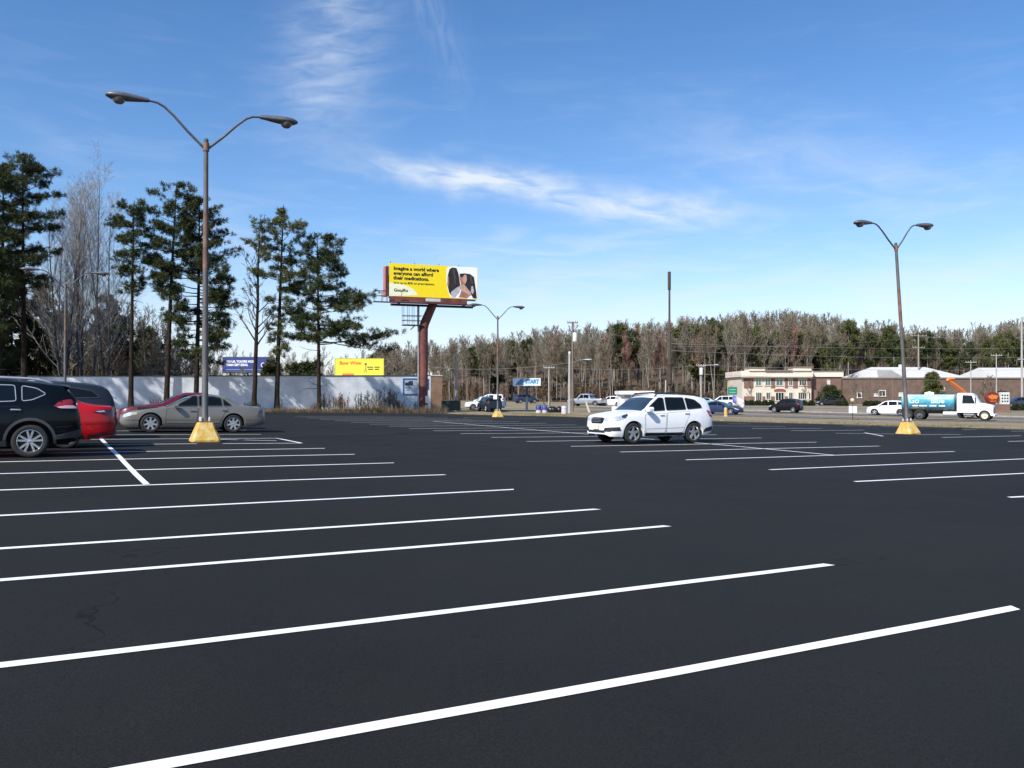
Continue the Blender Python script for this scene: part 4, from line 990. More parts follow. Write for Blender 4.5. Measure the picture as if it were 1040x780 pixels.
# ------------------------------------------------------------------ the setting
build_ground(); build_lot(); build_lines(); build_roads()

# ------------------------------------------------------------------ lot lamps
def lamp_h(base_px, top_px):
    b = P(*base_px); return b, hz(top_px, b.y) - b.z - LOTZ
ANG = math.atan2(.459, .889)
b, h0 = lamp_h((208, 448), 143.5); b.z += LOTZ
lamp_near = lamp_post('near double arm lamp post on a yellow base in front of the silver beige sedan', b, h0, 1.72, ANG)
def put_lamp(label, base, sc_=1.0, tilt=None):
    c = copy_tree(lamp_near, None, label); c.location = base + Vector((0, 0, LOTZ)); c.scale = (sc_,) * 3
    if tilt: c.rotation_euler = tilt
    return c
b = P(505.5, 423.5); put_lamp('distant double arm lamp post beside the billboard over the far lot edge', b, (hz(322, b.y) - b.z) / h0)
b = P(922, 440.5); put_lamp('leaning double arm lamp post in front of the tank truck', b, (hz(249, b.y) - b.z) / h0, (R(-1), R(-3.6), ANG))
b = at(66, 56); put_lamp('rusty double arm lamp post behind the parked cars at the left', b, (hz(290, 56) - b.z) / h0)
b = P(505.5, 423.5); m = MB(); m.box((0, 0, 0), (.32, .04, .42)); s = m.build('notice_board', mat('white_board', (.75, .75, .72), .6), loc=(b.x - .22, b.y - .17, hz(403, b.y)))
tag(s, 'small white notice fixed to the distant lamp pole', 'sign')

# ------------------------------------------------------------------ cars
rogue(); red_car(); grey_suv(); maroon_car(); cadillac(); forester()
def onroad(px, off):
    # point of the road centre line seen at column px
    k = (px - 520) / F; o = RO + RN * off; s_ = (k * o.y - o.x) / (RU.x - k * RU.y); p = o + RU * s_
    return p
far_car('moving_suv', 'black SUV driving on the far road in front of the bank building', 'suv', onroad(798, 12), ROADRZ + math.pi, (.006, .007, .009), 'suv', 1.0).scale = (.82, .94, 1.0)
far_car('moving_crossover', 'white crossover on the far road behind the tank truck', 'suv', onroad(903, 12), ROADRZ + math.pi, (.78, .78, .78), 'suv', .98)
far_car('moving_sedan', 'dark blue sedan on the near road just right of the white SUV tail', 'sedan', onroad(732, .5), ROADRZ, (.02, .035, .08), 'car', 1.0)
far_car('parked_pickup', 'silver grey pickup truck parked near the pale poles', 'pickup', at(596, 122), R(150), (.32, .35, .40), 'pickup', 1.0, metal=.4)
far_car('parked_hatchback', 'white car parked between the grey pickup and the white shed', 'suv', at(621, 122), R(155), (.75, .75, .75), 'car', .92)
far_car('parked_suv', 'dark blue SUV far off in the field under the blue and white sign', 'suv', at(534, 150), R(20), (.03, .045, .08), 'suv', 1.0)
far_car('parked_pickup', 'small white pickup standing left of the distant lamp post', 'pickup', at(493, 98), R(190), (.78, .78, .76), 'pickup', .85)
far_car('parked_suv', 'dark SUV right behind the small white pickup', 'suv', at(497, 92.5), R(110), (.015, .022, .035), 'suv', .95)
far_car('parked_van', 'white van beyond the dark SUV at the distant lamp post', 'van', at(497, 118), R(170), (.7, .7, .72), 'van', .9)
far_car('parked_car', 'teal blue car partly hidden by the dark blue sedan', 'sedan', at(714, 122), R(160), (.12, .25, .30), 'car', 1.0)
far_car('parked_van', 'pale van beyond the dark blue sedan', 'van', at(733, 134), R(165), (.62, .65, .68), 'van', .95)
far_car('parked_sedan', 'black car parked in front of the round dark shrub by the bank', 'sedan', at(842, 150), R(170), (.02, .022, .025), 'car', 1.0)
far_car('parked_suv', 'navy SUV parked at the right edge beyond the brick sign', 'suv', at(1034, 132), R(175), (.03, .04, .07), 'suv', 1.0)
tank_truck()

# ------------------------------------------------------------------ orange boom behind the truck
o_m = mat('orange_paint', (.62, .17, .03), .45, var=.15, scale=3)
pb = at(981, 84); r = thing('boom_lift', 'orange boom machine whose arm rises behind the tank truck cab', 'boom lift', pb, 0)
m = MB(); m.box((.9, 0, .75), (2.6, 1.6, .5), bev=.06); m.build('chassis', o_m, r)
m = MB(); m.box((.9, 0, 1.3), (1.2, 1.1, .6), bev=.08); m.build('turret', o_m, r)
for x in (-.0, 1.8):
    for y in (-.75, .75):
        m = MB(); m.lathe([(.001, -.14), (.2, -.14), (.42, -.12), (.45, 0), (.42, .12), (.001, .14)], n=20, axis='Y'); m.build('wheel', rubber, r, smooth=40, loc=(x, y, .47))
z1 = hz(397, 84) - pb.z; z2 = hz(386.5, 84) - pb.z
m = MB(); m.tube([(.9, 0, 1.5), (-.45, 0, z1 + .1), (-1.75, 0, z2)], [.2, .19, .17], 4); m.tube([(-1.95, 0, z2 - .05), (-1.75, 0, z2 + .12), (-1.15, 0, z2 + .16)], [.14, .2, .12], 4); m.build('boom_arm', o_m, r)

# ------------------------------------------------------------------ long pale wall building on the left
wl, wr_ = P(60, 415.0), P(437.5, 415.6)
wall_m = mat('pale_blue_white_wall_paint', (.58, .62, .67), .8, var=.12, scale=.7, bump=.15, c2=(.70, .73, .77))
wd = (wr_ - wl); WLEN = Vector((wd.x, wd.y, 0)).length; WA = math.atan2(wd.y, wd.x)
zb = min(wl.z, wr_.z) - .3
r = thing('long_wall_building', 'long low building with pale blue painted wall behind the pines and a brick end', 'building', (wl.x, wl.y, zb), WA)
T1 = hz(381.8, wr_.y) - zb; T0 = hz(382.6, wl.y) - zb
m = MB(); X0 = -25.0
def q4(x, y): t = T0 + (T1 - T0) * (x / WLEN); return t
m.add([(X0, 0, 0), (WLEN, 0, 0), (WLEN, 9, 0), (X0, 9, 0), (X0, 0, q4(X0, 0)), (WLEN, 0, T1), (WLEN, 9, T1), (X0, 9, q4(X0, 0))], [(0, 1, 5, 4), (1, 2, 6, 5), (2, 3, 7, 6), (3, 0, 4, 7), (4, 5, 6, 7), (3, 2, 1, 0)])
m.build('wall', wall_m, r)
m = MB(); m.add([(X0, -.06, q4(X0, 0)), (WLEN + .02, -.06, T1), (WLEN + .02, 9, T1), (X0, 9, q4(X0, 0)), (X0, -.06, q4(X0, 0) + .1), (WLEN + .02, -.06, T1 + .1), (WLEN + .02, 9, T1 + .1), (X0, 9, q4(X0, 0) + .1)], [(0, 1, 5, 4), (1, 2, 6, 5), (2, 3, 7, 6), (3, 0, 4, 7), (4, 5, 6, 7), (3, 2, 1, 0)])
m.v = [(x, y, z + .002) for x, y, z in m.v]; m.build('roof_edge', mat('dark_roof_edge', (.07, .075, .08), .7), r)
bw = 12.2 / (F / wr_.y)
brick_m = brickmat('tan_brick', (.34, .17, .09), (.27, .13, .07), (.33, .28, .22))
m = MB(); m.box((WLEN + bw / 2 + .003, 4.5, T1 / 2), (bw, 9.1, T1)); m.build('brick_end', brick_m, r)
m = MB(); m.box((WLEN + bw / 2, 4.5, T1 + .06), (bw + .08, 9.2, .10)); m.build('coping', mat('white_coping', (.7, .7, .7), .6), r)
k = 1 / (F / wr_.y)
m = MB(); m.box((WLEN - .40, -.03, T1 / 2 + .15), (.72, .05, T1 - .35)); p = m.build('white_panel', mat('white_panel', (.78, .78, .78), .5), r)
m = MB(); m.box((WLEN - .33, -.065, T1 - 1.0), (.22, .01, 1.3)); m.build('blue_stripe', mat('sign_blue', (.02, .14, .34), .5), p)
sx0, sx1 = WLEN - (437.5 - 408) * k, WLEN - (437.5 - 427) * k; sz1, sz0 = hz(385, wr_.y) - zb, hz(400.5, wr_.y) - zb
m = MB()
for (cx_, cz_, w_, h_) in (((sx0 + sx1) / 2, sz1, sx1 - sx0 + .12, .13), ((sx0 + sx1) / 2, sz0, sx1 - sx0 + .12, .13), (sx0, (sz0 + sz1) / 2, .13, sz1 - sz0 - .14), (sx1, (sz0 + sz1) / 2, .13, sz1 - sz0 - .14)): m.box((cx_, -.04, cz_), (w_, .07, h_))
m.build('sign_frame', mat('sign_blue', (.02, .14, .34), .5), r)
m = MB(); m.box(((sx0 + sx1) / 2, -.02, (sz0 + sz1) / 2), (sx1 - sx0 - .1, .03, sz1 - sz0 - .12)); sb = m.build('sign_board', mat('pale_sign_board', (.50, .55, .62), .6, var=.2, scale=1.5), r)
m = MB(); m.prism([(sx0 + .2, sz1 - .75), (sx0 + 1.15, sz1 - .75), (sx0 + 1.15, sz1 - .25), (sx0 + .75, sz1 - .22), (sx0 + .5, sz1 - .42), (sx0 + .2, sz1 - .5)], .012, Matrix.Translation((0, -.037, 0)) @ Matrix.Rotation(R(90), 4, 'X'))
m.build('sign_picture', mat('dark_sign_ink', (.03, .045, .08), .6), sb)
m = MB()
for q in range(3): m.box((sx0 + .55, -.04, sz1 - .95 - .18 * q), (.7 - .15 * q, .012, .06))
m.build('sign_text_bar', mat('dark_sign_ink', (.03, .045, .08), .6), sb)
# dish
dp = at(228, wl.y * .45 + wr_.y * .55); dp = Vector((wl.x + wd.x * .45, wl.y + wd.y * .45, 0))
tt = (227 - 60) / (437.5 - 60); dp = wl.lerp(wr_, tt)
r = thing('satellite_dish', 'white satellite dish on the roof edge of the pale wall left of the blue billboard', 'dish', (dp.x, dp.y + .6, zb + T0 + (T1 - T0) * tt + .102), R(-40))
m = MB(); m.lathe([(.001, .0), (.2, .03), (.38, .11), (.48, .2), (.48, .215), (.37, .125), (.19, .045), (.001, .015)], n=24, axis='Y'); d = m.build('reflector', mat('cream_dish', (.8, .78, .7), .5), r, smooth=40, loc=(0, 0, .52)); d.rotation_euler = (R(-160), R(20), 0)
m = MB(); m.tube([(0, .1, 0), (0, .1, .5)], .03, 8); m.build('mast', head_m, r)

# ------------------------------------------------------------------ main billboard
bp = P(430, 418.7); bp.y += .4; bp.x = (430 - 520) / F * bp.y
K = F / bp.y; BA = R(19)
r = thing('tall_billboard', 'tall yellow medication billboard on a rust red column over the pale wall', 'billboard', bp, BA)
red_m = mat('rust_red_steel', (.10, .026, .020), .65, var=.35, scale=1.2, bump=.2, c2=(.15, .045, .035))
dk_m = mat('dark_red_steel', (.06, .02, .018), .6, var=.3, scale=2)
def bx(px, dy=-.9): # local x for a pixel column at local depth dy
    kx = (px - 520) / F
    # world = bp + x*(c,s) + dy*(-s,c)
    c, s_ = math.cos(BA), math.sin(BA)
    wx, wy = bp.x - dy * s_, bp.y + dy * c
    return (kx * wy - wx) / (c - kx * s_)
def bz(py, px=430, dy=-.9):
    x = bx(px, dy); wy = bp.y + dy * math.cos(BA) + x * math.sin(BA); return hz(py, wy) - bp.z
xl, xr = bx(395), bx(485); zt, zbm = bz(267.2, 395), bz(301, 395)
m = MB(); m.tube([(0, 0, -.2), (0, 0, bz(331, 430, 0))], .46, 24); m.tube([(0, 0, bz(334, 430, 0)), (0.1, 0, bz(329, 430, 0)), (bx(440, 0), 0, bz(308, 440, 0))], [.46, .47, .44], 24); m.build('column', red_m, r, smooth=40)
m = MB(); m.tube([(-.56, -.15, 0), (-.56, -.15, bz(311, 426, 0))], .09, 10); m.build('conduit', mat('grey_conduit', (.35, .36, .37), .5, .4), r, smooth=40)
m = MB(); m.box((.25, -.52, 1.35), (.35, .16, .75), bev=.02); m.box((.2, -.5, .6), (.22, .12, .35)); m.build('meter_box', mat('meter_grey', (.6, .6, .58), .5), r)
face = MB(); face.box(((xl + xr) / 2, -.9, (zt + zbm) / 2), (xr - xl, .12, zt - zbm))
yel = mat('billboard_yellow', (.86, .66, .006), .45, var=.03); f = face.build('poster', yel, r)
FM = lambda d: Matrix.Translation((0, -.96 - d, 0)) @ Matrix.Rotation(R(90), 4, 'X')
def fx(px): return bx(px, -.97)
def fz(py, px): return bz(py, px, -.97)
def pp(pts, name, mt, d):
    q = MB(); q.prism([(fx(x), fz(y, x)) for x, y in pts], .004, FM(d)); return q.build(name, mt, f)
W_ = mat('poster_white', (.82, .84, .84), .5, var=.04, scale=1); HB = mat('poster_dark_hair', (.018, .014, .016), .6, var=.6, scale=2); SK = mat('poster_skin', (.36, .17, .11), .6, var=.3, scale=1.5)
pp([(453.5, 272.0), (460, 270.4), (484.6, 271.8), (484.6, 304), (457.5, 302.0), (454.8, 295), (453.2, 285)], 'photo_background', W_, .004)
el_ = [(395.05, 286.8)] + [(395 + 29 * math.sin(t), 300.8 - 13.5 * math.cos(t)) for t in [.15 * i for i in range(1, 11)]] + [(395.05, 300.8)]
pp(el_, 'pale_arc', mat('poster_cream', (.80, .82, .55), .5), .004)
pp([(456.3, 273.5), (459, 271.6), (463.5, 272.2), (465.3, 277), (466.6, 284), (467.5, 291), (464, 297), (459.5, 301.8), (456, 297), (454.2, 289), (454.6, 280)], 'hair_shape', HB, .009)
pp([(466.5, 278.0), (472, 277.6), (477.5, 278.4), (481.4, 281.5), (482.6, 290), (483.8, 298), (484.2, 303.4), (480.5, 303), (477, 297), (472, 290), (468, 284)], 'hair_shape', HB, .010)
pp([(466.0, 279.5), (469, 282), (472.5, 277.9), (474, 283), (471.5, 290), (475.5, 296), (479, 299), (474, 302.8), (466, 302), (468.5, 295), (467.5, 286)], 'skin_shape', SK, .014)
pp([(457.8, 297), (463, 292.5), (468, 290), (467, 296), (462, 301.9), (459, 301.8)], 'sleeve_shape', mat('poster_grey_sleeve', (.42, .40, .44), .6, var=.3, scale=3), .014)
pp([(454.2, 283), (455.6, 280), (456, 288), (455, 292)], 'skin_shape', SK, .014)
pp([(471.5, 279.0), (473.6, 279.5), (474.2, 284), (472.6, 288.5), (470.4, 286), (470.2, 282)], 'face_shape', mat('poster_light_skin', (.50, .30, .22), .6, var=.2, scale=2), .018)
pp([(466.5, 291), (471, 288.5), (478.5, 297.5), (477, 300.2), (473, 297.5), (468.5, 295.5)], 'hand_shape', mat('poster_light_skin', (.50, .30, .22)), .022)
pp([(478.5, 291), (480.2, 290.5), (481.4, 296), (479.8, 299), (478.2, 296)], 'sleeve_shape', mat('poster_grey_sleeve', (.42, .40, .44)), .018)
pp([(459.5, 273), (461, 272.5), (462.5, 280), (462.8, 289), (461.2, 289), (460.6, 280)], 'hair_strand', mat('poster_brown_hair', (.06, .045, .045), .6, var=.5, scale=4), .014)
pp([(477.0, 280), (478.6, 280.5), (480.2, 287), (479.6, 289), (477.8, 286)], 'hair_strand', mat('poster_brown_hair', (.06, .045, .045)), .018)
ink = mat('poster_black_ink', (.02, .018, .01), .6)
for tx, py, s_ in (('Imagine a world where', 272.4, .49), ('everyone can afford', 277.3, .49), ('their medications.', 282.1, .49), ('Save up to 80% on prescriptions.', 287.0, .285)):
    text(tx, s_, (fx(399.4), -.975, fz(py, 399.4)), (R(90), 0, 0), ink, f, .004, 'LEFT', bold=.035 if s_ > .4 else .01, sx=1.03 if s_ > .4 else 1.12)
text('GoodRx', .42, (fx(399.8), -.98, fz(294.6, 400)), (R(90), 0, 0), ink, f, .004, 'LEFT', bold=.02)
m = MB(); m.box((xl - .18, -.55, (zt + zbm) / 2 - .15), (.2, .9, zt - zbm - .35)); m.build('end_frame', dk_m, r)
m = MB(); m.box((xl - .38, -.3, (zt + zbm) / 2 - .15), (.14, .7, zt - zbm - .3)); m.build('back_panel_edge', mat('pink_red_steel', (.55, .22, .22), .6), r)
m = MB(); m.box(((xl + xr) / 2 + .2, .55, (zt + zbm) / 2), (xr - xl, .1, zt - zbm)); m.build('back_panel', mat('grey_back_panel', (.3, .3, .3), .6), r)
m = MB(); xa, xb = fx(397), fx(474); zc0, zc1 = bz(308, 430), bz(302.2, 430)
m.box(((xl + xa) / 2, -1.02, (zc0 + zc1) / 2), (xa - xl, .05, zc1 - zc0)); m.box(((xa + xb) / 2 + .003, -1.02, (zc0 + zc1) / 2 + .02), (xb - xa, .08, zc1 - zc0 - .02)); m.build('apron', red_m, r)
m = MB(); m.box((fx(439.5), -1.075, (zc0 + zc1) / 2 + .06), (fx(447) - fx(432), .02, .32)); m.build('name_plate', mat('faded_name_plate', (.5, .52, .5), .6, var=.2, scale=4), r)
m = MB(); xc = fx(379.5)
m.box(((xc + xb) / 2 + .5, -1.3, zc0 - .06), (xb - xc + 1.2, .7, .06)); m.build('catwalk', dk_m, r)
m = MB()
for z in (zc0 + .55, zc0 + 1.05):
    m.tube([(xl - .3, -1.62, z), (xc, -1.62, z)], .028, 6); m.tube([(xc, -1.62, z), (xc, .4, z)], .028, 6); m.tube([(xl - .3, -.98, z), (xc, -.98, z)], .022, 6)
for x in (xc, (xc + xl) / 2, xl - .3):
    for y in (-1.62, -.98): m.tube([(x, y, zc0 - .03), (x, y, zc0 + 1.05)], .026, 6)
m.build('railing', red_m, r); m = MB(); m.tube([(fx(399), -1.62, zc0 + 1.05), (fx(407), -1.62, zc0 + 1.05)], .03, 6); m.tube([(fx(406.5), -1.62, zc0), (fx(406.5), -1.62, zc0 + 1.05)], .025, 6)
m.build('hand_bracket', red_m, r)
m = MB(); cx0, cx1 = bx(409.5, -.3), bx(425, -.3); z1 = zc0 - .1; z0_ = bz(330, 415, -.3)
for x in (cx0, cx0 * .66 + cx1 * .34, cx0 * .34 + cx1 * .66, cx1):
    for y in (-.6, .3): m.tube([(x, y, z0_), (x, y, z1)], .024, 6)
for z in (z0_, z0_ + (z1 - z0_) * .22, z0_ + (z1 - z0_) * .45):
    m.tube([(cx0, -.6, z), (cx1 + .4, -.6, z)], .03, 6); m.tube([(cx0, .3, z), (cx1 + .4, .3, z)], .03, 6); m.tube([(cx0, -.6, z), (cx0, .3, z)], .03, 6)
m.box(((cx0 + cx1) / 2 + .2, -.15, z0_ - .04), (cx1 - cx0 + .5, .95, .05)); m.tube([(cx0 + .7, -.6, z0_ - .5), (cx0 + 1.2, -.3, z0_ - .05)], .05, 6)
m.build('ladder_cage', mat('dark_cage_steel', (.05, .045, .05), .5, .4), r)
m = MB()
for x in (xl + 1.2, (xl + xr) / 2, xr - 1.2): m.box((x, -.18, zc0 + .1), (.18, 1.3, .22))
m.box(((xl + xr) / 2, -.15, zc0 - .16), (xr - xl - .6, .3, .22)); m.build('support_beam', dk_m, r)
m = MB()
for px in (396.5, 421, 446, 466): m.tube([(fx(px), -.9, zt), (fx(px), -.9, zt + .18)], .03, 6)
m.build('top_bracket', dk_m, r)

def small_billboard(label, x0, x1, y0, y1, Y, mt, name='small_billboard'):
    a = (x0 + x1) / 2; p = at(a, Y); w = (x1 - x0) / F * Y; za, zb_ = hz(y0, Y) - p.z, hz(y1, Y) - p.z
    r = thing(name, label, 'billboard', p, 0)
    m = MB(); m.box((0, 0, (za + zb_) / 2), (w, .35, za - zb_)); f = m.build('poster', mt, r)
    m = MB(); m.box((0, .05, zb_ - .15), (w, .6, .24)); m.build('catwalk', plast, r)
    m = MB(); 
    for s_ in (-.35, 0, .35): m.tube([(w * s_, .4, -.3), (w * s_, .4, za - .3)], .2, 10)
    m.build('post', dk_m, r, smooth=40)
    fr = MB(); h = za - zb_; t = .14
    fr.box((0, -.16, za - t / 2), (w + .02, .12, t)); fr.box((0, -.16, zb_ + t / 2), (w + .02, .12, t)); fr.box((-w / 2 + t / 2, -.16, (za + zb_) / 2), (t, .12, h - 2 * t)); fr.box((w / 2 - t / 2, -.16, (za + zb_) / 2), (t, .12, h - 2 * t))
    return r, f, w, za, zb_, fr
r, f, w, za, zb_, fr = small_billboard('navy blue billboard with white lettering behind the pale wall', 226, 276, 362.5, 377.5, 165, mat('navy_poster', (.022, .04, .17), .5, var=.1))
fr.build('frame', mat('navy_frame', (.04, .06, .2), .5), r); wp = mat('white_poster_ink', (.7, .72, .78), .5)
text("TO US, YOU'RE MORE", .62, (-w * .42, -.19, za - .95), (R(90), 0, 0), wp, f, .008, 'LEFT', bold=.05, sx=.98); text('THAN GIFT IDEAS.', .62, (-w * .42, -.19, za - 1.62), (R(90), 0, 0), wp, f, .008, 'LEFT', bold=.05, sx=.85)
m = MB(); m.box((-w * .02, -.185, zb_ + .42), (w * .84, .02, .09)); m.build('line', mat('poster_pale_blue', (.25, .32, .5), .5), f)
m = MB(); m.lathe([(.34, -.01), (.48, -.01), (.48, .01), (.34, .01), (.34, -.01)], n=24, axis='Y'); m.build('ring_emblem', wp, f, loc=(w * .33, -.19, za - 1.6))
r, f, w, za, zb_, fr = small_billboard('bright yellow billboard with orange lettering behind the pale wall', 340, 390, 364, 381.8, 165, mat('lemon_poster', (.74, .70, .05), .5, var=.05))
fr.build('frame', mat('lemon_frame', (.5, .48, .06), .5), r)
text('Bow Wow', .98, (-w * .40, -.19, za - .95), (R(90), 0, 0), mat('orange_ink', (.65, .16, .03), .5), f, .008, 'LEFT', bold=.05)
m = MB()
for q, (a, b_) in enumerate(((.22, .12), (.36, .11), (.23, .11), (.36, .09))): m.box((w * a, -.185, za - 1.75 - .42 * (q // 2)), (w * b_, .02, .2))
m.build('small_print', ink, f)
m = MB(); m.lathe([(.001, -.01), (.24, -.01), (.24, .01), (.001, .01)], n=16, axis='Y'); m.build('figure_head', mat('figure_red_brown', (.25, .05, .04), .5), f, loc=(w * .13, -.19, za - 1.15))
m = MB(); m.prism([(w * .13 - .1, za - 1.4), (w * .13 + .1, za - 1.4), (w * .13 + .15, za - 2.1), (w * .13 + .3, za - 2.9), (w * .13 + .1, za - 2.9), (w * .13, za - 2.3), (w * .13 - .25, za - 2.9), (w * .13 - .4, za - 2.9), (w * .13 - .12, za - 2.1)], .01, Matrix.Translation((0, -.18, 0)) @ Matrix.Rotation(R(90), 4, 'X')); m.build('figure_body', mat('figure_olive', (.30, .30, .08), .5), f)
m = MB(); m.box((-w * .42 + 1.9, -.185, zb_ + .3), (2.3, .02, .4)); m.build('orange_bar', mat('orange_ink', (.65, .16, .03), .5), f)

# blue and white roadside sign
Y = 94; p = at(535, Y); r = thing('roadside_sign', 'wide pale sign with blue lettering on a dark post past the lot edge', 'sign', p, 0)
w = 28.5 / F * Y; za, zb_ = hz(384.2, Y) - p.z, hz(392, Y) - p.z
m = MB(); m.box((0, 0, (za + zb_) / 2), (w, .3, za - zb_), bev=.03); f = m.build('sign_board', mat('pale_blue_sign', (.66, .74, .77), .4, var=.1), r)
m = MB(); m.box((0, 0, zb_ - .12), (1.2, .3, .2)); m.box((0, 0, zb_ / 2 - .1), (.28, .22, zb_ + .1)); m.build('post', mat('dark_blue_post', (.04, .05, .07), .5), r)
bl = mat('sign_ink_blue', (.06, .22, .40), .5)
m = MB(); m.prism([(-w * .40, zb_ + .12), (-w * .33, zb_ + .45), (-w * .22, za - .08), (-w * .12, za - .08), (-w * .11, zb_ + .12)], .02, Matrix.Translation((0, -.15, 0)) @ Matrix.Rotation(R(90), 4, 'X')); m.build('logo_shape', bl, f)
text('START', .62, (-w * .05, -.16, (za + zb_) / 2 + .05), (R(90), 0, 0), bl, f, .01, 'LEFT', bold=.06, sx=.85)

# ------------------------------------------------------------------ bank and brick buildings
def wbox(x0, x1, z0, z1, y, d, name, mt, par): m = MB(); m.box(((x0 + x1) / 2, y, (z0 + z1) / 2), (x1 - x0, d, z1 - z0)); return m.build(name, mt, par)
Y = 172; p = at(805, Y); k = Y / F
r = thing('bank_building', 'two storey cream and brick bank building with a stepped parapet', 'building', (p.x, p.y, p.z - .3), 0)
X = lambda px: (px - 805) * k
Z = lambda py: hz(py, Y) - p.z + .3
cream = mat('cream_stucco', (.60, .53, .43), .85, var=.12, scale=.4, bump=.1); brick_d = brickmat('dark_red_brick', (.20, .095, .065), (.15, .07, .05), (.22, .18, .15))
wbox(X(754), X(824), 0, Z(383), 6, 12, 'wall', cream, r); wbox(X(824) + .003, X(857), 0, Z(383), 7.5, 12, 'brick_wing', brick_d, r)
wbox(X(752), X(825), Z(382.6), Z(376.8), 5.9, 12.6, 'parapet', mat('pale_cream_stucco', (.68, .61, .50), .85, var=.1, scale=.5), r)
wbox(X(825) + .003, X(859), Z(382.6), Z(377.6), 7.4, 12.6, 'parapet', mat('pale_cream_stucco', (.62, .55, .43)), r)
for a, b_, t in ((760, 776, 374.3), (804.5, 823, 373.5)):
    wbox(X(a), X(b_), Z(376.7), Z(t), 1.0, 3.4, 'raised_parapet', mat('pale_cream_stucco', (.62, .55, .43)), r); wbox(X(a) - .15, X(b_) + .15, Z(t) + .002, Z(t) + .22, 1.0, 3.7, 'coping', mat('brown_coping', (.22, .17, .13), .7), r)
wbox(X(776) + .02, X(804.5) - .17, Z(376.7), Z(376.7) + .18, 1.0, 3.7, 'coping', mat('brown_coping', (.22, .17, .13), .7), r)
wbox(X(823) + .2, X(859), Z(377.5), Z(377.5) + .2, 7.4, 12.8, 'coping', mat('brown_coping', (.22, .17, .13), .7), r)
wbox(X(752) - .1, X(824), Z(384.0), Z(382.7), -.55, .35, 'cornice', mat('brown_coping', (.22, .17, .13), .7), r)
for a, b_ in ((755.5, 765), (783, 787), (797, 800), (805.5, 810), (820, 823.6)): wbox(X(a), X(b_), Z(394), Z(384.4), -.06, .12, 'brick_panel', brick_d, r)
for a, b_ in ((755.5, 766), (774.5, 777), (783, 786.5), (797, 800)): wbox(X(a), X(b_), Z(411), Z(402.5), -.06, .12, 'brick_panel', brick_d, r)
teal = mat('teal_window_glass', (.05, .13, .13), .08, var=.3, scale=.5, coat=.6); dkw = mat('dark_window_glass', (.02, .028, .03), .06, var=.3, scale=.5, coat=.6); fr_m = mat('cream_window_frame', (.6, .57, .5), .6)
def window(a, b_, y0, y1, g, n, par, yy=-.01, arch=False, fm=None):
    m = MB(); x0, x1, z0, z1 = X(a), X(b_), Z(y1), Z(y0); t = .13
    m.box(((x0 + x1) / 2, yy, z1), (x1 - x0 + t, .2, t)); m.box(((x0 + x1) / 2, yy, z0), (x1 - x0 + t + .2, .26, t)); m.box((x0, yy, (z0 + z1) / 2), (t, .2, z1 - z0 - t)); m.box((x1, yy, (z0 + z1) / 2), (t, .2, z1 - z0 - t))
    for i in range(1, n): m.box((x0 + (x1 - x0) * i / n, yy - .004, (z0 + z1) / 2), (.08, .17, z1 - z0 - t))
    if z1 - z0 > 2: m.box(((x0 + x1) / 2, yy - .006, z0 + (z1 - z0) * .7), (x1 - x0 - t, .15, .07))
    w = m.build('window', fm or fr_m, par); wbox(x0 + .07, x1 - .07, z0 + .07, z1 - .07, yy - .01, .05, 'pane', g, w); return w
for a, b_ in ((767.5, 773), (777, 782.5), (788, 795)): window(a, b_, 385.5, 391.5, teal, 2, r, -.05)
for a, b_ in ((801, 804.8), (811.5, 819)): window(a, b_, 385.5, 391.5, dkw, 2 if b_ < 806 else 3, r, -.05)
for a, b_, n in ((767.5, 773.5, 3), (778, 782, 2), (787.5, 796, 3), (801, 805, 2), (810.5, 819, 4), (821, 823, 1)): window(a, b_, 398.5, 405.5 if n != 3 else 407, dkw, n, r, -.05)
m = MB(); m.prism([(X(786) + 0, Z(397)), (X(797.5), Z(397)), (X(797.5), Z(395.9)), (X(794), Z(394.8)), (X(789.5), Z(394.8)), (X(786), Z(395.9))], .25, Matrix.Translation((0, -.02, 0)) @ Matrix.Rotation(R(90), 4, 'X')); m.build('door_sign', mat('brown_red_sign', (.3, .06, .04), .6), r)
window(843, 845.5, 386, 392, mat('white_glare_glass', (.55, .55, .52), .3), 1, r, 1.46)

Y = 182; p = at(958, Y); k = Y / F
r = thing('brick_building', 'long low red brick building with a flat roof behind the tank truck', 'building', (p.x, p.y, p.z - .3), 0)
X = lambda px: (px - 958) * k
Z = lambda py: hz(py, Y) - p.z + .3
brick_r = brickmat('red_brick', (.145, .085, .062), (.115, .068, .05), (.18, .15, .12))
wbox(X(856), X(1075), 0, Z(384.5), 7, 14, 'wall', brick_r, r); wbox(X(856) - .1, X(1075) + .1, Z(384.5) + .002, Z(383.3), 7, 14.5, 'coping', mat('brown_coping', (.22, .17, .13), .7), r)
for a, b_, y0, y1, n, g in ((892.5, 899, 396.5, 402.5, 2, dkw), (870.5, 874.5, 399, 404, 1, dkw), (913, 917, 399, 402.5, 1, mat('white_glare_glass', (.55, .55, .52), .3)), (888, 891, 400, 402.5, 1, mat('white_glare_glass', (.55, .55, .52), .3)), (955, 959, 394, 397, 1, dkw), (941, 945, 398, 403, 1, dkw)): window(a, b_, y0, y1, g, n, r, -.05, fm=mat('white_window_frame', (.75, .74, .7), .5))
for px in (906, 1000, 1045): wbox(X(px) - .06, X(px) + .06, 0, Z(384.6), -.08, .12, 'downpipe', mat('brown_coping', (.22, .17, .13), .7), r)
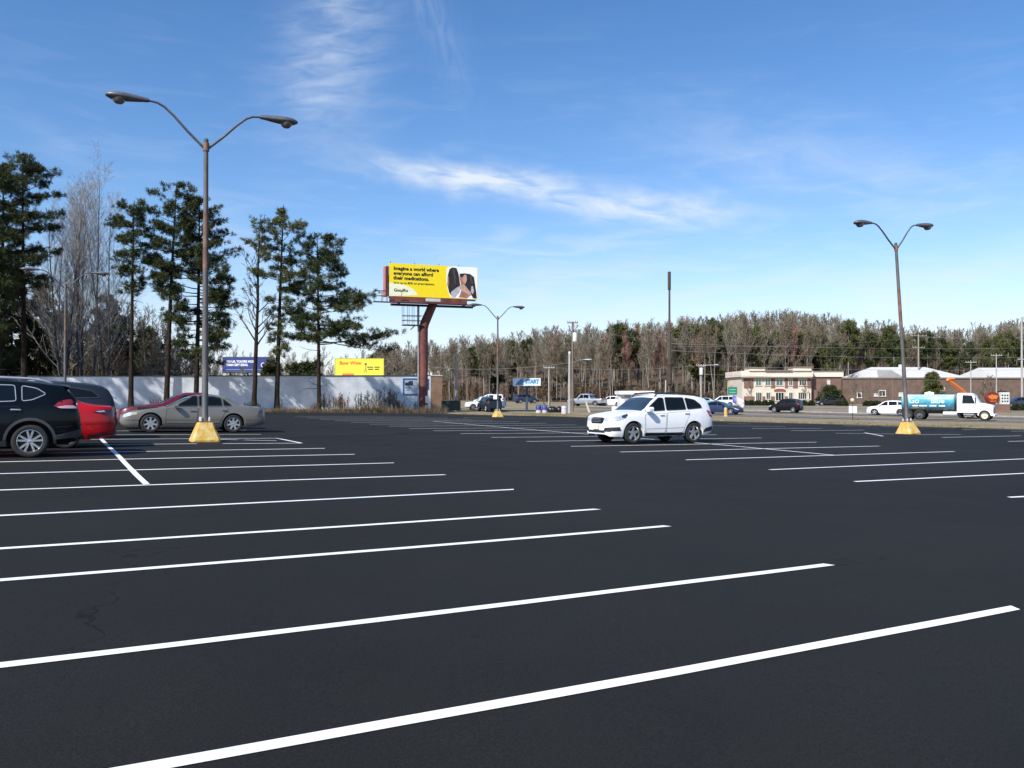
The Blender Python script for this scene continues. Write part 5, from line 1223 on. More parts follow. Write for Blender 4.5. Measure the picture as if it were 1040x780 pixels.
def white_roof(label, x0, x1, r0, r1, py0, py1, Y):
    p = at((x0 + x1) / 2, Y); k = Y / F; c = (x0 + x1) / 2; r = thing('metal_roof_building', label, 'building', (p.x, p.y, p.z - .3), 0)
    X = lambda px: (px - c) * k; z0, z1 = hz(py0, Y) - p.z + .3, hz(py1, Y) - p.z + .3
    m = MB(); m.add([(X(x0), 0, z0), (X(x1), 0, z0), (X(x1), 22, z0), (X(x0), 22, z0), (X(r0), 11, z1 + 1.0), (X(r1), 11, z1 + 1.0), (X(x0), 0, z0 - .2), (X(x1), 0, z0 - .2), (X(x1), 22, z0 - .2), (X(x0), 22, z0 - .2)], [(0, 1, 5, 4), (1, 2, 5), (2, 3, 4, 5), (3, 0, 4), (6, 7, 1, 0), (7, 8, 2, 1), (8, 9, 3, 2), (9, 6, 0, 3), (9, 8, 7, 6)])
    m.build('roof', mat('white_metal_roof', (.55, .55, .53), .8, 0, spec=.15, var=.06, scale=.5), r); m = MB(); m.box((0, 11, (z0 - .2) / 2), ((x1 - x0) * k - 1, 20.5, z0 - .21)); m.build('wall', mat('cream_stucco', (.5, .44, .34)), r); return r, X, z0, z1
r, X, z0, z1 = white_roof('brick building neighbour with a wide white hipped metal roof and small gable', 886, 984, 905, 963, 383.6, 375.6, 200)
m = MB(); a, b_, c = X(892), X(918), X(905); zz = z0 + (z1 - z0) * .95
m.add([(a, -.3, z0 + .01), (b_, -.3, z0 + .01), (c, -.3, zz), (c, 10, zz + .3), (a, 1, z0), (b_, 1, z0)], [(0, 1, 2), (0, 2, 3, 4), (1, 5, 3, 2)]); m.build('gable', mat('grey_gable', (.32, .32, .31), .7), r)
m = MB(); m.box((X(935), 10, z1 + 1.0), (.9, .9, 1.2)); m.build('vent', mat('white_coping', (.7, .7, .7)), r)
white_roof('pale metal roofed building at the right edge beyond the brick building', 1014, 1075, 1020, 1070, 383.6, 376.2, 200)

# white shed behind the white SUV
Y = 118; p = at(646, Y); k = Y / F; r = thing('white_shed', 'small white flat roofed shed behind the white SUV', 'shed', (p.x, p.y, p.z - .1), 0)
zt_ = hz(397, Y) - p.z
m = MB(); m.box((0, 2, zt_ / 2 - .2), (33 * k, 4, zt_ - .4)); sw = m.build('wall', mat('white_coping', (.7, .7, .7)), r); m = MB(); m.box((0, 1.8, zt_ - .15), (36 * k, 4.8, .5)); m.build('roof', mat('white_fascia', (.78, .78, .77), .5), r)
m = MB(); m.box((-1.2, -.03, .95), (.9, .06, 1.9)); m.build('door', mat('grey_door', (.35, .36, .37), .5), r); m = MB(); m.box((1.0, -.03, 1.35), (1.2, .06, .8)); m.build('window', dkw, r)

# ------------------------------------------------------------------ signs and bits beyond the lot
p = P(866, 426); r = thing('double_sign', 'two white boards on a dark post standing in the grass verge', 'sign', p, 0); k = p.y / F
m = MB(); m.tube([(0, 0, -.1), (0, 0, hz(408, p.y) - p.z)], .035, 8); m.build('post', plast, r)
for s_ in (-1, 1): m = MB(); m.box((s_ * 2.2 * k, -.05, hz(416, p.y) - p.z), (3.7 * k, .03, 7 * k)); m.build('board', mat('white_fascia', (.78, .78, .77), .5), r)
m = MB(); m.lathe([(.001, 0), (.15, .02), (.2, .15), (.12, .3), (.001, .34)], n=12); m.build('finial', mat('pale_finial', (.6, .52, .35), .6), r, smooth=40, loc=(-.02, 0, hz(408, p.y) - p.z))
p = onroad(737, -5.0); p.z = G(p.x, p.y); r = thing('bollard', 'yellow bollard at the kerb beside the dark blue sedan', 'bollard', p, 0)
m = MB(); m.lathe([(.17, -.05), (.17, .75), (.15, .85), (.08, .92), (.001, .94)], n=16); m.build('post', yel_m, r, smooth=40); m = MB(); m.lathe([(.22, -.02), (.22, .06), (.17, .08)], n=16); m.build('collar', conc, r)
# highway direction sign
Y = 150; p = at(744, Y); r = thing('highway_sign', 'green highway direction sign left of the bank building', 'sign', p, 0); k = Y / F
z0, z1 = hz(401, Y) - p.z, hz(393, Y) - p.z
m = MB(); m.box((0, 0, (z0 + z1) / 2), (9.2 * k, .06, z1 - z0)); f = m.build('sign_board', mat('highway_green', (.012, .20, .12), .4), r)
m = MB()
for x in (-.6, .6): m.tube([(x, .08, -.2), (x, .08, z1)], .06, 6)
m.build('post', greypole_m, r)
m = MB()
for q in range(2): m.box((0, -.04, z0 + .45 + q * .5), (1.1, .01, .12))
m.build('lettering_bar', mat('pale_green_ink', (.3, .5, .4), .5), f)
def flagpole(label, px, Y, c1, c2, py):
    p = at(px, Y); r = thing('banner', label, 'banner', p, 0); h = hz(py, Y) - p.z
    m = MB(); m.tube([(0, 0, 0), (0, 0, h)], .03, 6); m.build('pole', greypole_m, r)
    m = MB(); rows = [[(.03 + .17 * i, .12 * math.sin(i * .9), h - .1 - j * .4 - .1 * i) for i in range(8)] for j in range(4)]; m.grid(rows); m.cur = 0
    o = m.build('cloth', mat(c1[0], c1[1], .7, var=.5, scale=2, c2=c2), r, smooth='all'); md = o.modifiers.new('s', 'SOLIDIFY'); md.thickness = .01
flagpole('blue banner on a short pole beside the green highway sign', 744, 128, ('blue_banner_cloth', (.05, .08, .35)), (.2, .2, .5), 400)
flagpole('pale pink banner on a short pole right of the blue banner', 748, 124, ('pink_banner_cloth', (.60, .42, .42)), (.75, .65, .65), 402)
# oval restaurant sign
Y = 104; p = at(1013, Y); k = Y / F; r = thing('monument_sign', 'brick based roadside sign with a red oval and a white letter board', 'sign', p, 0)
zb1 = hz(410.5, Y) - p.z
m = MB(); m.box((0, 0, zb1 / 2 - .1), (22 * k, .7, zb1 + .2)); m.build('brick_base', brick_d, r)
zc = hz(404, Y) - p.z; m = MB(); m.lathe([(.001, -.2), (.95, -.2), (1.0, -.15), (1.0, .15), (.95, .2), (.001, .2)], n=40, axis='Y'); m.v = [(x * .86, y, z * .76) for x, y, z in m.v]; f = m.build('oval_sign', mat('dark_red_oval', (.16, .02, .012), .4, var=.2), r, smooth=40, loc=(-5.5 * k, 0, zc))
m = MB(); m.prism([(.62 * math.cos(t) * (1 + .12 * math.sin(5 * t)), .1 + .30 * math.sin(t) * (1 + .15 * math.cos(7 * t))) for t in [.25 * i for i in range(25)]], .02, Matrix.Translation((0, -.2, 0)) @ Matrix.Rotation(R(90), 4, 'X')); m.build('orange_emblem', mat('orange_emblem', (.55, .17, .03), .4, var=.3, scale=5), f)
m = MB(); m.box((0, -.215, -.42), (.8, .02, .10)); m.build('orange_bar', mat('orange_emblem', (.55, .17, .03)), f)
m = MB(); m.box((6.8 * k, 0, zc - .05), (9.2 * k, .35, 12 * k)); f = m.build('letter_board', mat('pale_letter_board', (.6, .62, .58), .5), r)
m = MB()
for i in range(3):
    for j in range(3): m.box((6.8 * k - .33 + .33 * i, -.185, zc - .45 + .38 * j), (.2, .012, .2))
m.build('dark_letters', ink, f)
# drums by the pale pole
for i, (px, py, c1, lab) in enumerate(((547, 419, (.03, .06, .22), 'blue drum with a pale base, left of the pair by the pale pole'), (553, 419, (.05, .08, .3), 'blue drum with a pale base, touching the dark bag pile'), (573, 420, (.5, .5, .6), 'white and blue drum just right of the dark bag pile'))):
    p = P(px, py); r = thing('plastic_drum', lab, 'drum', p, 0, 'drums by the pale pole'); r.scale = (.8,) * 3
    m = MB(); m.lathe([(.001, 0), (.36, 0), (.38, .1), (.37, .35)], n=18); m.build('base', mat('drum_base_pale', (.62, .5, .5), .5), r, smooth=40); m = MB(); m.lathe([(.37, .35), (.40, .4), (.37, .45), (.37, .7), (.40, .75), (.36, .8), (.35, 1.05), (.001, 1.08)], n=18); m.build('drum_body', mat('drum_%d' % i, c1, .45), r, smooth=40)
p = P(563, 418.5); m = MB(); rnd = random.Random(8)
for i in range(7):
    m.lathe([(.001, 0), (.35, .05), (.45, .3), (.3, .55), (.08, .68), (.001, .7)], c=(rnd.uniform(-.7, .7), rnd.uniform(-.3, .5), rnd.choice((0, 0, .4))), n=10)
m.v = [(x + p.x, y + p.y, z + p.z) for x, y, z in m.v]
tag(m.build('bag_pile', mat('black_bag', (.012, .012, .014), .35), smooth=60), 'heap of black bags between the blue drums and the white drum', 'bags')
p = P(557, 417.5); r = thing('yellow_stand', 'yellow V shaped stand in the dry grass left of the drums', 'stand', p, 0); m = MB(); m.tube([(-.6, 0, 1.1), (0, 0, 0)], .07, 8); m.tube([(.25, 0, 1.3), (0, 0, 0)], .07, 8); m.tube([(0, 0, 0), (.9, .2, .12)], .07, 8); m.build('bar', mat('dull_yellow_bar', (.5, .40, .12), .6), r)
p = P(599, 418.5); m = MB(); a = Vector((p.x, p.y, p.z)); m.tube([a + Vector((0, 0, -.1)), a + Vector((-.4, 0, 1.1))], [.16, .12], 8); m.tube([a + Vector((-.35, 0, 1.0)), a + Vector((-.5, 0, 1.7))], [.05, .03], 6)
tag(m.build('leaning_post', mat('pale_leaning_post', (.5, .47, .36), .8)), 'pale leaning stub post in front of the grey pickup', 'post')
# dumpster left of the brick end
p = at(458, 90); r = thing('dumpster', 'dark green dumpster right of the brick building end', 'dumpster', p, R(8)); dg = mat('dumpster_green', (.018, .035, .025), .6, var=.3)
m = MB(); m.box((0, 0, .62), (2.0, 1.4, 1.0), bev=.04); m.build('bin', dg, r); m = MB(); m.box((0, 0, 1.17), (2.08, 1.5, .07), bev=.02); m.build('lid', plast, r)
for x in (-.9, .9): m = MB(); m.box((x, -.74, .75), (.1, .08, .5)); m.build('side_pocket', dg, r)
p = P(433, 419); 
p = at(419, wr_.y - 1.6); m = MB(); m.lathe([(.10, -.05), (.10, .62), (.001, .66)], c=p, n=10); tag(m.build('marker_post', mat('white_fascia', (.78, .78, .77))), 'short white marker post at the foot of the pale wall', 'post')

# ------------------------------------------------------------------ utility poles
upole('tall dark utility pole wrapped in brown vine behind the white SUV', at(680, 108), hz(276, 108) - at(680, 108).z, .17, collar=(3.2, 6.8, .36), m=mat('dark_pole_wood', (.075, .06, .05), .9, var=.3, scale=1.5, aniso=(4, 4, .4)))
VP = [o for o in col.objects if o.name.startswith('utility_pole') and 'vine' in o.get('label', '')][0]; hh = hz(276, 108) - at(680, 108).z; m = MB(); m.lathe([(.13, hh - 2.4), (.21, hh - 2.35), (.21, hh - .05), (.10, hh + .03), (.001, hh + .03)], n=14); m.build('top_sleeve', mat('brown_pole_sleeve', (.05, .032, .026), .7, var=.3), VP, smooth=40)
p = at(581.5, 96); upole('wooden pole with crossarm and white transformers beside the pale grey pole', at(581.5, 97), hz(326.5, 97) - at(581, 97).z, .15, arms=((hz(328, 97) - p.z, 1.25, 0),), transf=((.28, hz(343, 97) - p.z, 1.0), (-.35, hz(360, 97) - p.z, .55)), light=(hz(369, 97) - p.z, 1.4))
upole('pale grey pole standing right next to the transformer pole', at(578.3, 90), hz(359, 90) - at(578, 90).z, .16, m=greypole_m)
upole('slim pole with a crossarm left of the pale grey pole', at(557.5, 128), hz(372, 128) - at(557, 128).z, .11, arms=((hz(373.5, 128) - at(557, 128).z, 1.7, 0),), m=greypole_m)
upole('pale pole right of the brick building end', at(463.5, 92), hz(360, 92) - at(463, 92).z, .16, m=greypole_m)
upole('thin short wooden pole left of the distant lamp post', at(474.5, 120), hz(385, 120) - at(474, 120).z, .12)
upole('pole with a white transformer right of the white SUV', at(712, 138), hz(370, 138) - at(712, 138).z, .15, arms=((hz(371.5, 138) - at(712, 138).z, 1.6, 0),), transf=((0.0, hz(377.5, 138) - at(712, 138).z, 1.1),), light=(hz(373, 138) - at(712, 138).z, 2.0), m=greypole_m)
upole('wooden utility pole with two crossarms behind the white metal roof', at(933, 208), hz(339, 208) - at(933, 208).z, .22, arms=((hz(341, 208) - at(933, 208).z, 4.2, 0), (hz(353, 208) - at(933, 208).z, 3.2, 0)), m=mat('mid_grey_pole', (.27, .24, .2), .85))
upole('thin pole with a small crossarm above the tank truck cab', at(986, 165), hz(366, 165) - at(986, 165).z, .1, arms=((hz(368, 165) - at(986, 165).z, 2.2, 0),), m=greypole_m)
upole('pale pole right of the tank truck behind the oval sign', at(1012, 175), hz(359, 175) - at(1012, 175).z, .13, arms=((hz(361, 175) - at(1012, 175).z, 2.4, 0),), m=greypole_m)
upole('tall pale pole at the right edge of the view', at(1038, 150), hz(322, 150) - at(1038, 150).z, .2, arms=((hz(365, 150) - at(1038, 150).z, 1.6, 0),), m=greypole_m)
upole('slim pole rising behind the white SUV roof', at(676, 116), hz(386, 116) - at(676, 116).z, .14, m=greypole_m)
for (x0, y0, Y0), (x1, y1, Y1), sg, lb in (((680, 349, 108), (1120, 352, 150), .5, 'highest wire running right from the vine wrapped pole'), ((680, 356, 108), (1120, 361, 150), .7, 'second wire from the vine wrapped pole'), ((712, 371, 138), (1120, 374, 170), .6, 'third wire, level with the transformer pole top'), ((557, 373, 128), (712, 371, 138), .5, 'wire between the slim crossarm pole and the transformer pole'),
      ((463, 379, 92), (557, 374, 128), .4, 'lower wire left of the slim crossarm pole'), ((581, 329, 97), (680, 345, 108), .5, 'wire from the white transformers to the vine wrapped pole'), ((430, 372, 120), (581, 368, 97), .6, 'wire behind the brick building end'), ((712, 380, 138), (1120, 384, 170), .7, 'lowest wire above the bank parapet'), ((933, 342, 215), (1300, 340, 230), 1.2, 'wire leaving the two arm pole to the right'), ((680, 352, 108), (933, 342, 215), .8, 'wire between the vine wrapped pole and the two arm pole')):
    a, b_ = at(x0, Y0), at(x1, Y1); wire(lb, (a.x, a.y, hz(y0, Y0)), (b_.x, b_.y, hz(y1, Y1)), sg, .017 * (Y0 + Y1) / 250)
# ------------------------------------------------------------------ trees near the lot
def near_pine(px, Y, top, label, seed, **kw):
    p = at(px, Y); h = hz(top, Y) - p.z
    mats = kw.pop('mats', (bark_p, needle)); lo_px = kw.pop('lo_px'); half = kw.pop('half'); dxp = kw.pop('lean_px', 0)
    lo = (hz(lo_px, Y) - p.z) / h
    return plant_tree('pine_tree', label, 'tree', pine(seed, h, lo, half * Y / F, lean=(dxp * Y / F, 0), **kw), p, mats)
top_heavy = lambda t: (.42 + .6 * math.sin(math.pi * .55 * min(1, t / .7))) if t < .80 else (1.0 - 3.0 * (t - .80))
cone = lambda t: .15 + .95 * (1 - t) ** .75
near_pine(25, 76, 156, 'tall pine at the left edge rising over the black SUV', 11, lo_px=300, half=33, lean_px=-4, prof=top_heavy, nl=78, dens=1.5, dead=12)
near_pine(2, 80, 166, 'tall dark pine cut by the left edge of the view', 12, lo_px=370, half=28, prof=lambda t: .8 - .3 * t, nl=70, dens=1.4, dead=6, mats=(bark_p, needle_d))
near_pine(133, 79, 204, 'slim pine left of the near lamp post with short ragged crown', 13, lo_px=300, half=22, prof=top_heavy, nl=56, dens=1.4, dead=20, lean_px=2)
near_pine(169, 80, 186, 'taller pine standing between the slim pine and the lamp pole', 14, lo_px=305, half=26, prof=top_heavy, nl=58, dens=1.5, dead=18, lean_px=9)
near_pine(199, 81, 200, 'densest pine right behind the near lamp pole with a crown down to the wall', 15, lo_px=366, half=35, prof=lambda t: .55 + .5 * math.sin(math.pi * t) * (1 if t < .8 else .6) - .35 * max(0, t - .75) * 3, nl=105, dens=1.5, dead=6, lean_px=3, bias=.0)
near_pine(281, 79, 208, 'tall narrow pine left of the wide armed pine', 16, lo_px=365, half=27, prof=lambda t: (.25 + .35 * t) if t < .45 else (1.0 if t < .85 else .6 * (1 - t) * 5), nl=76, dens=1.5, dead=8, lean_px=6, gaps=.2, mats=(bark_p, needle_l))
near_pine(324, 79.5, 240, 'wide armed pine nearest the tall billboard', 17, lo_px=352, half=46, prof=lambda t: 1.05 - .75 * t ** 1.1, nl=80, dens=1.5, dead=12, bias=.35, droop=-.2, lean_px=-2, gaps=.15)
for i, (px, Y, top) in enumerate(((-38, 73, 175), (-75, 75, 160), (-110, 72, 185), (-8, 72, 235))):
    near_pine(px, Y, top, ('pine just outside the left edge', 'tallest pine outside the left edge', 'third pine outside the left edge', 'shorter pine at the left edge before the wall')[i], 500 + i, lo_px=310 if i < 3 else 340, half=30, prof=top_heavy, nl=60, dens=1.2, dead=6)
# half dead one
p = at(258, 77); h = hz(232, 77) - p.z
T, B = bare_tree(21, h, 1, 26, 5, 4, .24, .35, .018, up=38, base_r=.24); rnd = random.Random(5); F_ = MB()
for v in B.v[::60]:
    if rnd.random() < .18: tuft(F_, Vector(v), Vector((0, 0, 1)), rnd, .36, .035, 14)
r = plant_tree('half_dead_pine', 'half dead pine with bare snags between the lamp pole and the tall narrow pine', 'tree', (T, B), p, (bark_p, bark_d), parts=('trunk', 'branches')); F_.build('needle_tufts', needle, r, fix=False)
# tall bare trees
bark_s = mat('bare_stem_bark', (.075, .065, .06), .95, var=.35, scale=1.2, bump=.4, aniso=(3, 3, .5)); twig_p = leafmat('mauve_grey_twigs', (.27, .262, .262), .3, .9)
for px, Y, top, seed, st, lab in ((76, 84, 172, 31, 3, 'tall bare tree with several stems left of the slim pine'), (92, 86, 166, 32, 3, 'tallest bare tree above the dark blue grey SUV'), (62, 90, 190, 33, 2, 'bare tree just right of the left edge pine'), (108, 90, 195, 36, 2, 'bare tree between the tallest bare tree and the slim pine')):
    p = at(px, Y); h = hz(top, Y) - p.z; plant_tree('bare_tree', lab, 'tree', bare_tree(seed, h * .95, st, 28, 9, 7, .36, .16, .008, up=54, base_r=.13), p, (bark_s, twig_p), group='tall bare trees at the left')
# evergreens and understory behind the wall
for i, (px, Y, top, half, mt) in enumerate(((40, 96, 284, 26, needle), (12, 92, 270, 22, needle_d), (62, 100, 318, 18, needle), (108, 98, 302, 24, needle), (124, 102, 322, 18, needle), (-20, 88, 230, 26, needle_d), (150, 100, 335, 18, needle_d), (150, 106, 352, 14, needle))):
    p = at(px, Y); h = hz(top, Y) - p.z
    plant_tree('evergreen_tree', ['middle height evergreen with olive crown right of the left edge pine trunk', 'dark evergreen filling the left edge under the tall pines', 'small evergreen behind the rusty lamp post', 'evergreen with a pointed top behind the pale branches', 'small evergreen left of the slim pine trunk', 'dark evergreen outside the left corner', 'dark evergreen over the wall between the slim pine and the taller pine', 'low evergreen over the wall between two pine trunks'][i], 'tree', pine(50 + i, h, .08, half * Y / F, prof=cone, nl=90, dens=1.6, dead=0, tl=.36, tw=.05), p, (bark_d, mt))
under = [bare_tree(60 + i, 8, 2, 14, 7, 6, .42, .12, .016, up=42) for i in range(4)]
def inst(name, label, cat, protos, i, pos, s_, rz, group, mats, parts=('trunk', 'crown'), smooth='all'):
    key = (id(protos), i, mats[1].name)
    if key not in IN:
        tr = protos[i]; o1 = tr[0].build(parts[0], mats[0], None, smooth='all', fix=False); o2 = tr[1].build(parts[1], mats[1], None, fix=False); IN[key] = (o1, o2, [0])
    o1, o2, u = IN[key]
    r = thing(name, label, cat, pos, rz, group); r.scale = (s_ if hasattr(s_, '__len__') else (s_,) * 3)
    for o in (o1, o2):
        if u[0] == 0: c = o
        else: c = o.copy(); col.objects.link(c)
        c.parent = r
    u[0] += 1; return r
IN = {}
rnd = random.Random(77)
for i in range(44):
    px = 45 + i * 3.9 + rnd.uniform(-3, 3); Y = rnd.uniform(92, 108); p = at(px, Y); top = rnd.uniform(312, 350) if px < 180 else rnd.uniform(342, 366)
    h = hz(top, Y) - p.z; inst('bare_understory_tree', 'pale bare small tree tangled behind the wall at the left', 'tree', under, i % 4, p, h / 8, rnd.uniform(0, 6), 'bare small trees behind the wall', (bark_g, twig_g if i % 3 else twig_b))
for i in range(30):
    px = 215 + i * 6.6 + rnd.uniform(-3, 3); Y = rnd.uniform(178, 215); p = at(px, Y); top = rnd.uniform(355, 372) if px < 385 else 352
    h = hz(top, Y) - p.z; inst('bare_distant_tree', 'low bare tree on the skyline between the small billboards', 'tree', under, i % 4, p, h / 8, rnd.uniform(0, 6), 'low bare trees behind the small billboards', (bark_g, twig_g))
for px, Y, top, half in ((276, 112, 371, 15), (300, 116, 373, 14), (318, 112, 371, 14)):
    p = at(px, Y); h = hz(top, Y) - p.z; plant_tree('evergreen_shrub', 'green shrub tops over the wall between the navy and yellow billboards', 'shrub', pine(int(px), h, .1, half * Y / F, prof=lambda t: .9 - .5 * t, nl=50, dens=1.5, dead=0, tl=.4, tw=.06), p, (bark_d, needle), group='green shrubs over the wall')
# dry weeds and shrubs in front of the wall
wd_ = [bare_tree(80 + i, 2.2, 5, 9, 5, 4, .5, .1, .012, up=55) for i in range(3)]
for i in range(34):
    t = rnd.random() ** .8; px = 245 + 185 * t if i % 4 else 150 + 90 * rnd.random(); e = P(px, 419.3)
    Y = e.y + rnd.uniform(1.6, 3.6); p = at(px, Y); h = rnd.uniform(.6, 1.2) if not (325 < px < 400) else rnd.uniform(1.0, 2.4)
    inst('dry_shrub', 'dry leafless shrub in the weeds at the foot of the pale wall', 'shrub', wd_, i % 3, p, h / 2.2, rnd.uniform(0, 6), 'dry shrubs along the pale wall', (bark_d, (leafmat('rusty_twigs', (.13, .075, .04), .4, .9), leafmat('dark_green_brown_twigs', (.045, .05, .025), .4, .9), twig_b)[i % 3]))
pts = []
for i in range(2600):
    px = rnd.uniform(90, 452); e = edge_at((px - 520) / F * 80); x = (px - 520) / F * e; pts.append((x, edge_at(x) + .4 + abs(rnd.gauss(0, 1.7))))
blades('dry_weeds', 'dry brown weeds along the foot of the pale wall', pts, .12, 1.15, .022, leafmat('dry_weed_straw', (.11, .085, .055), .7, .9), 1, 5)
pts = []
for i in range(9000):
    x = rnd.uniform(-6, 62); pts.append((x, edge_at(x) + .3 + abs(rnd.gauss(0, 2.2))))
blades('verge_grass', 'pale dry grass along the far lot edge', pts, .06, .26, .022, leafmat('verge_straw', (.26, .21, .13), .5, .9), 2, 3)
pts = []
for i in range(5000):
    x = rnd.uniform(0, 70); pts.append((x, edge_at(x) + rnd.uniform(2, 11)))
blades('verge_grass', 'short olive grass further into the road verge', pts, .05, .2, .022, leafmat('olive_grass', (.13, .13, .05), .5, .9), 3, 3)

# ------------------------------------------------------------------ the woods
bare = [bare_tree(100 + i, 16.6, (1, 1, 2, 1, 1, 2)[i], (30, 30, 17, 30, 30, 17)[i], 8, 6, (.36, .40, .38, .44, .36, .40)[i], (.42, .55, .36, .5, .45, .58)[i], .026, up=44 + 3 * i, base_r=.13) for i in range(6)]
wp_ = [pine(200 + i, 18, (.45, .58, .3)[i], (3.2, 2.8, 3.6)[i], prof=(top_heavy, top_heavy, cone)[i], nl=44, dens=.9, dead=6, tl=.55, tw=.07, tn=14) for i in range(3)]
SKY = [(375, 360), (400, 353), (440, 350), (480, 345), (520, 341), (560, 337), (600, 335), (640, 331), (700, 329), (740, 325), (800, 322), (840, 326), (880, 330), (930, 335), (980, 338), (1040, 329), (1200, 329)]
def skyl(x):
    for a, b_ in zip(SKY, SKY[1:]):
        if x <= b_[0]: return a[1] + (b_[1] - a[1]) * (x - a[0]) / (b_[0] - a[0])
    return 322
PX = [768, 820, 856, 885, 930, 942, 388, 396, 405, 484, 491, 499, 520, 537, 575, 624, 629, 641, 700, 706, 714, 722, 727, 780, 790, 797, 805, 832, 840, 848, 862, 866, 902, 908, 915, 955, 962, 968, 975, 985, 992, 1001, 1008, 1016, 1024, 1033, 1050, 1066]
cnt = 0
for i, px in enumerate(PX):
    Y = rnd.uniform(192, 206) + (26 if px > 852 else 0); p = at(px, Y); top = skyl(px) + rnd.uniform(-1, 12) + (14 if 775 < px < 850 else 0) + (8 if px > 950 else 0)
    h = hz(top, Y) - p.z; olive = 695 < px < 718
    inst('woodland_pine', 'green pine among the bare trees of the far woods', 'tree', wp_, (i % 3) if px < 600 or olive else (0, 1, 1)[i % 3], p, (h / 18 * (1.15 if px < 520 or olive else .72),) * 2 + (h / 18,), rnd.uniform(0, 6), 'green pines of the far woods', (bark_l if px > 730 else bark_g, needle_l if olive or i % 2 == 0 else needle))
rows_ = [(188, 196, 92), (198, 210, 100), (214, 236, 84)]
for (ya, yb, n) in rows_:
    for i in range(n):
        px = 378 + (1085 - 378) * (i + rnd.uniform(-.4, 1.3)) / n; Y = rnd.uniform(ya, yb); p = at(px, Y)
        if 750 < px < 862 and Y < 192: Y += 10; p = at(px, Y)
        if px > 856 and Y < 222: Y = 224 + rnd.uniform(0, 10); p = at(px, Y)
        top = skyl(px) + rnd.uniform(-3, 16); h = hz(top, Y) - p.z; q = rnd.random(); s_ = h / 18
        red = (600 < px < 690 and q < .35) or q < .04
        inst('woodland_tree', 'reddish budding bare tree in the far woods' if red else 'bare grey brown tree in the far woods', 'tree', bare, rnd.randrange(6), p, (s_ * rnd.uniform(.85, 1.1),) * 2 + (s_,), rnd.uniform(0, 6), 'reddish bare trees of the far woods' if red else 'bare grey brown trees of the far woods', (bark_l if rnd.random() < .45 else bark_g, twig_r if red else (twig_b if q < .55 else twig_g)))
# far mass behind: one object
big = MB(); bigT = MB()
def merge(dst, src, pos, s_, sz, rz):
    c, s__ = math.cos(rz), math.sin(rz); b0 = len(dst.v)
    dst.v.extend([(pos.x + (x * c - y * s__) * s_, pos.y + (x * s__ + y * c) * s_, pos.z + z * sz) for x, y, z in src.v]); dst.f.extend([[b0 + i for i in f] for f in src.f]); dst.mi.extend(src.mi)
lite = [bare_tree(300 + i, 18, 1, 18, 6, 4, .42, .2, .06, up=46) for i in range(3)]
for i in range(330):
    px = 376 + 726 * (i + rnd.random()) / 330; Y = rnd.uniform(238, 290); p = at(px, Y); h = hz(skyl(px) + rnd.uniform(-2, 12), Y) - p.z
    if h < 3: continue
    tr = lite[i % 3]; merge(big, tr[0], p, h / 18, h / 18, rnd.uniform(0, 6)); merge(big, tr[1], p, h / 18, h / 18, rnd.uniform(0, 6))
tag(big.build('far_woods', twig_b, fix=False), 'mass of bare woodland behind the front row of trees', 'woods', kind='stuff')
ug = MB(); us = [bare_tree(320 + i, 3, 4, 8, 5, 4, .5, .1, .04, up=50) for i in range(2)]
for i in range(260):
    px = 372 + 720 * rnd.random(); Y = rnd.uniform(186, 215); p = at(px, Y)
    if px > 856: continue
    s_ = rnd.uniform(.7, 1.5); merge(ug, us[i % 2][1], p, s_, s_, rnd.uniform(0, 6)); merge(ug, us[i % 2][0], p, s_, s_, 0)
tag(ug.build('undergrowth', leafmat('undergrowth_brown', (.14, .10, .065), .4, .9), fix=False), 'brown leafless undergrowth along the foot of the woods', 'undergrowth', kind='stuff')
# small trees and hedges near the bank
sm = [bare_tree(340 + i, 6, 1, 16, 7, 5, .42, .25, .022, up=48) for i in range(2)]
for i, (px, Y, top, lab) in enumerate(((764, 160, 388, 'small bare tree in front of the left bank wall'), (818, 158, 390, 'small bare tree at the right bank windows'), (833, 152, 392, 'small bare tree left of the round dark shrub'), (868, 150, 388, 'small bare tree left of the white double window'), (876, 156, 393, 'small bare tree at the low brick wall behind the double sign'), (893, 170, 392, 'small bare tree beside the white double window'), (1010, 150, 384, 'bushy bare tree behind the oval sign'), (1000, 148, 388, 'bushy bare tree left of the oval sign'), (962, 150, 386, 'small bare tree behind the orange boom'), (728, 150, 390, 'bare tree left of the green highway sign'), (736, 160, 386, 'bare tree behind the green highway sign'))):
    p = at(px, Y); h = hz(top, Y) - p.z; inst('small_bare_tree', lab, 'tree', sm, i % 2, p, (h / 6 * (1.5 if px > 995 else 1),) * 2 + (h / 6,), i, 'small bare trees near the bank', (bark_g, twig_b))
p = at(947, 160); h = hz(380, 160) - p.z; plant_tree('cone_evergreen', 'pointed evergreen rising behind the tank of the truck', 'tree', pine(401, h, .1, 1.5, prof=cone, nl=80, dens=1.3, dead=0, tl=.45, tw=.07), p, (bark_d, needle_l))
p = at(843, 156); plant_tree('round_shrub', 'round dark evergreen shrub by the brick wing of the bank', 'shrub', pine(402, 3.2, .03, 1.6, prof=lambda t: math.sin(math.pi * (.25 + .7 * t)), nl=110, dens=2, dead=0, tl=.4, tw=.08), p, (bark_d, needle_d))
hd = [pine(403 + i, 1.1, .05, .75, prof=lambda t: math.sin(math.pi * (.3 + .6 * t)), nl=40, dens=1.5, dead=0, tl=.25, tw=.05) for i in range(1)]
for i, px in enumerate((757, 763, 770, 777, 783, 811, 817, 824, 852, 858, 880, 886, 891, 1032, 1040)):
    p = at(px, 148 if px < 1000 else 112); inst('hedge_bush', 'low clipped bush in the row before the buildings', 'bush', hd, 0, p, .62, i, 'low bushes before the buildings', (bark_d, needle_d))

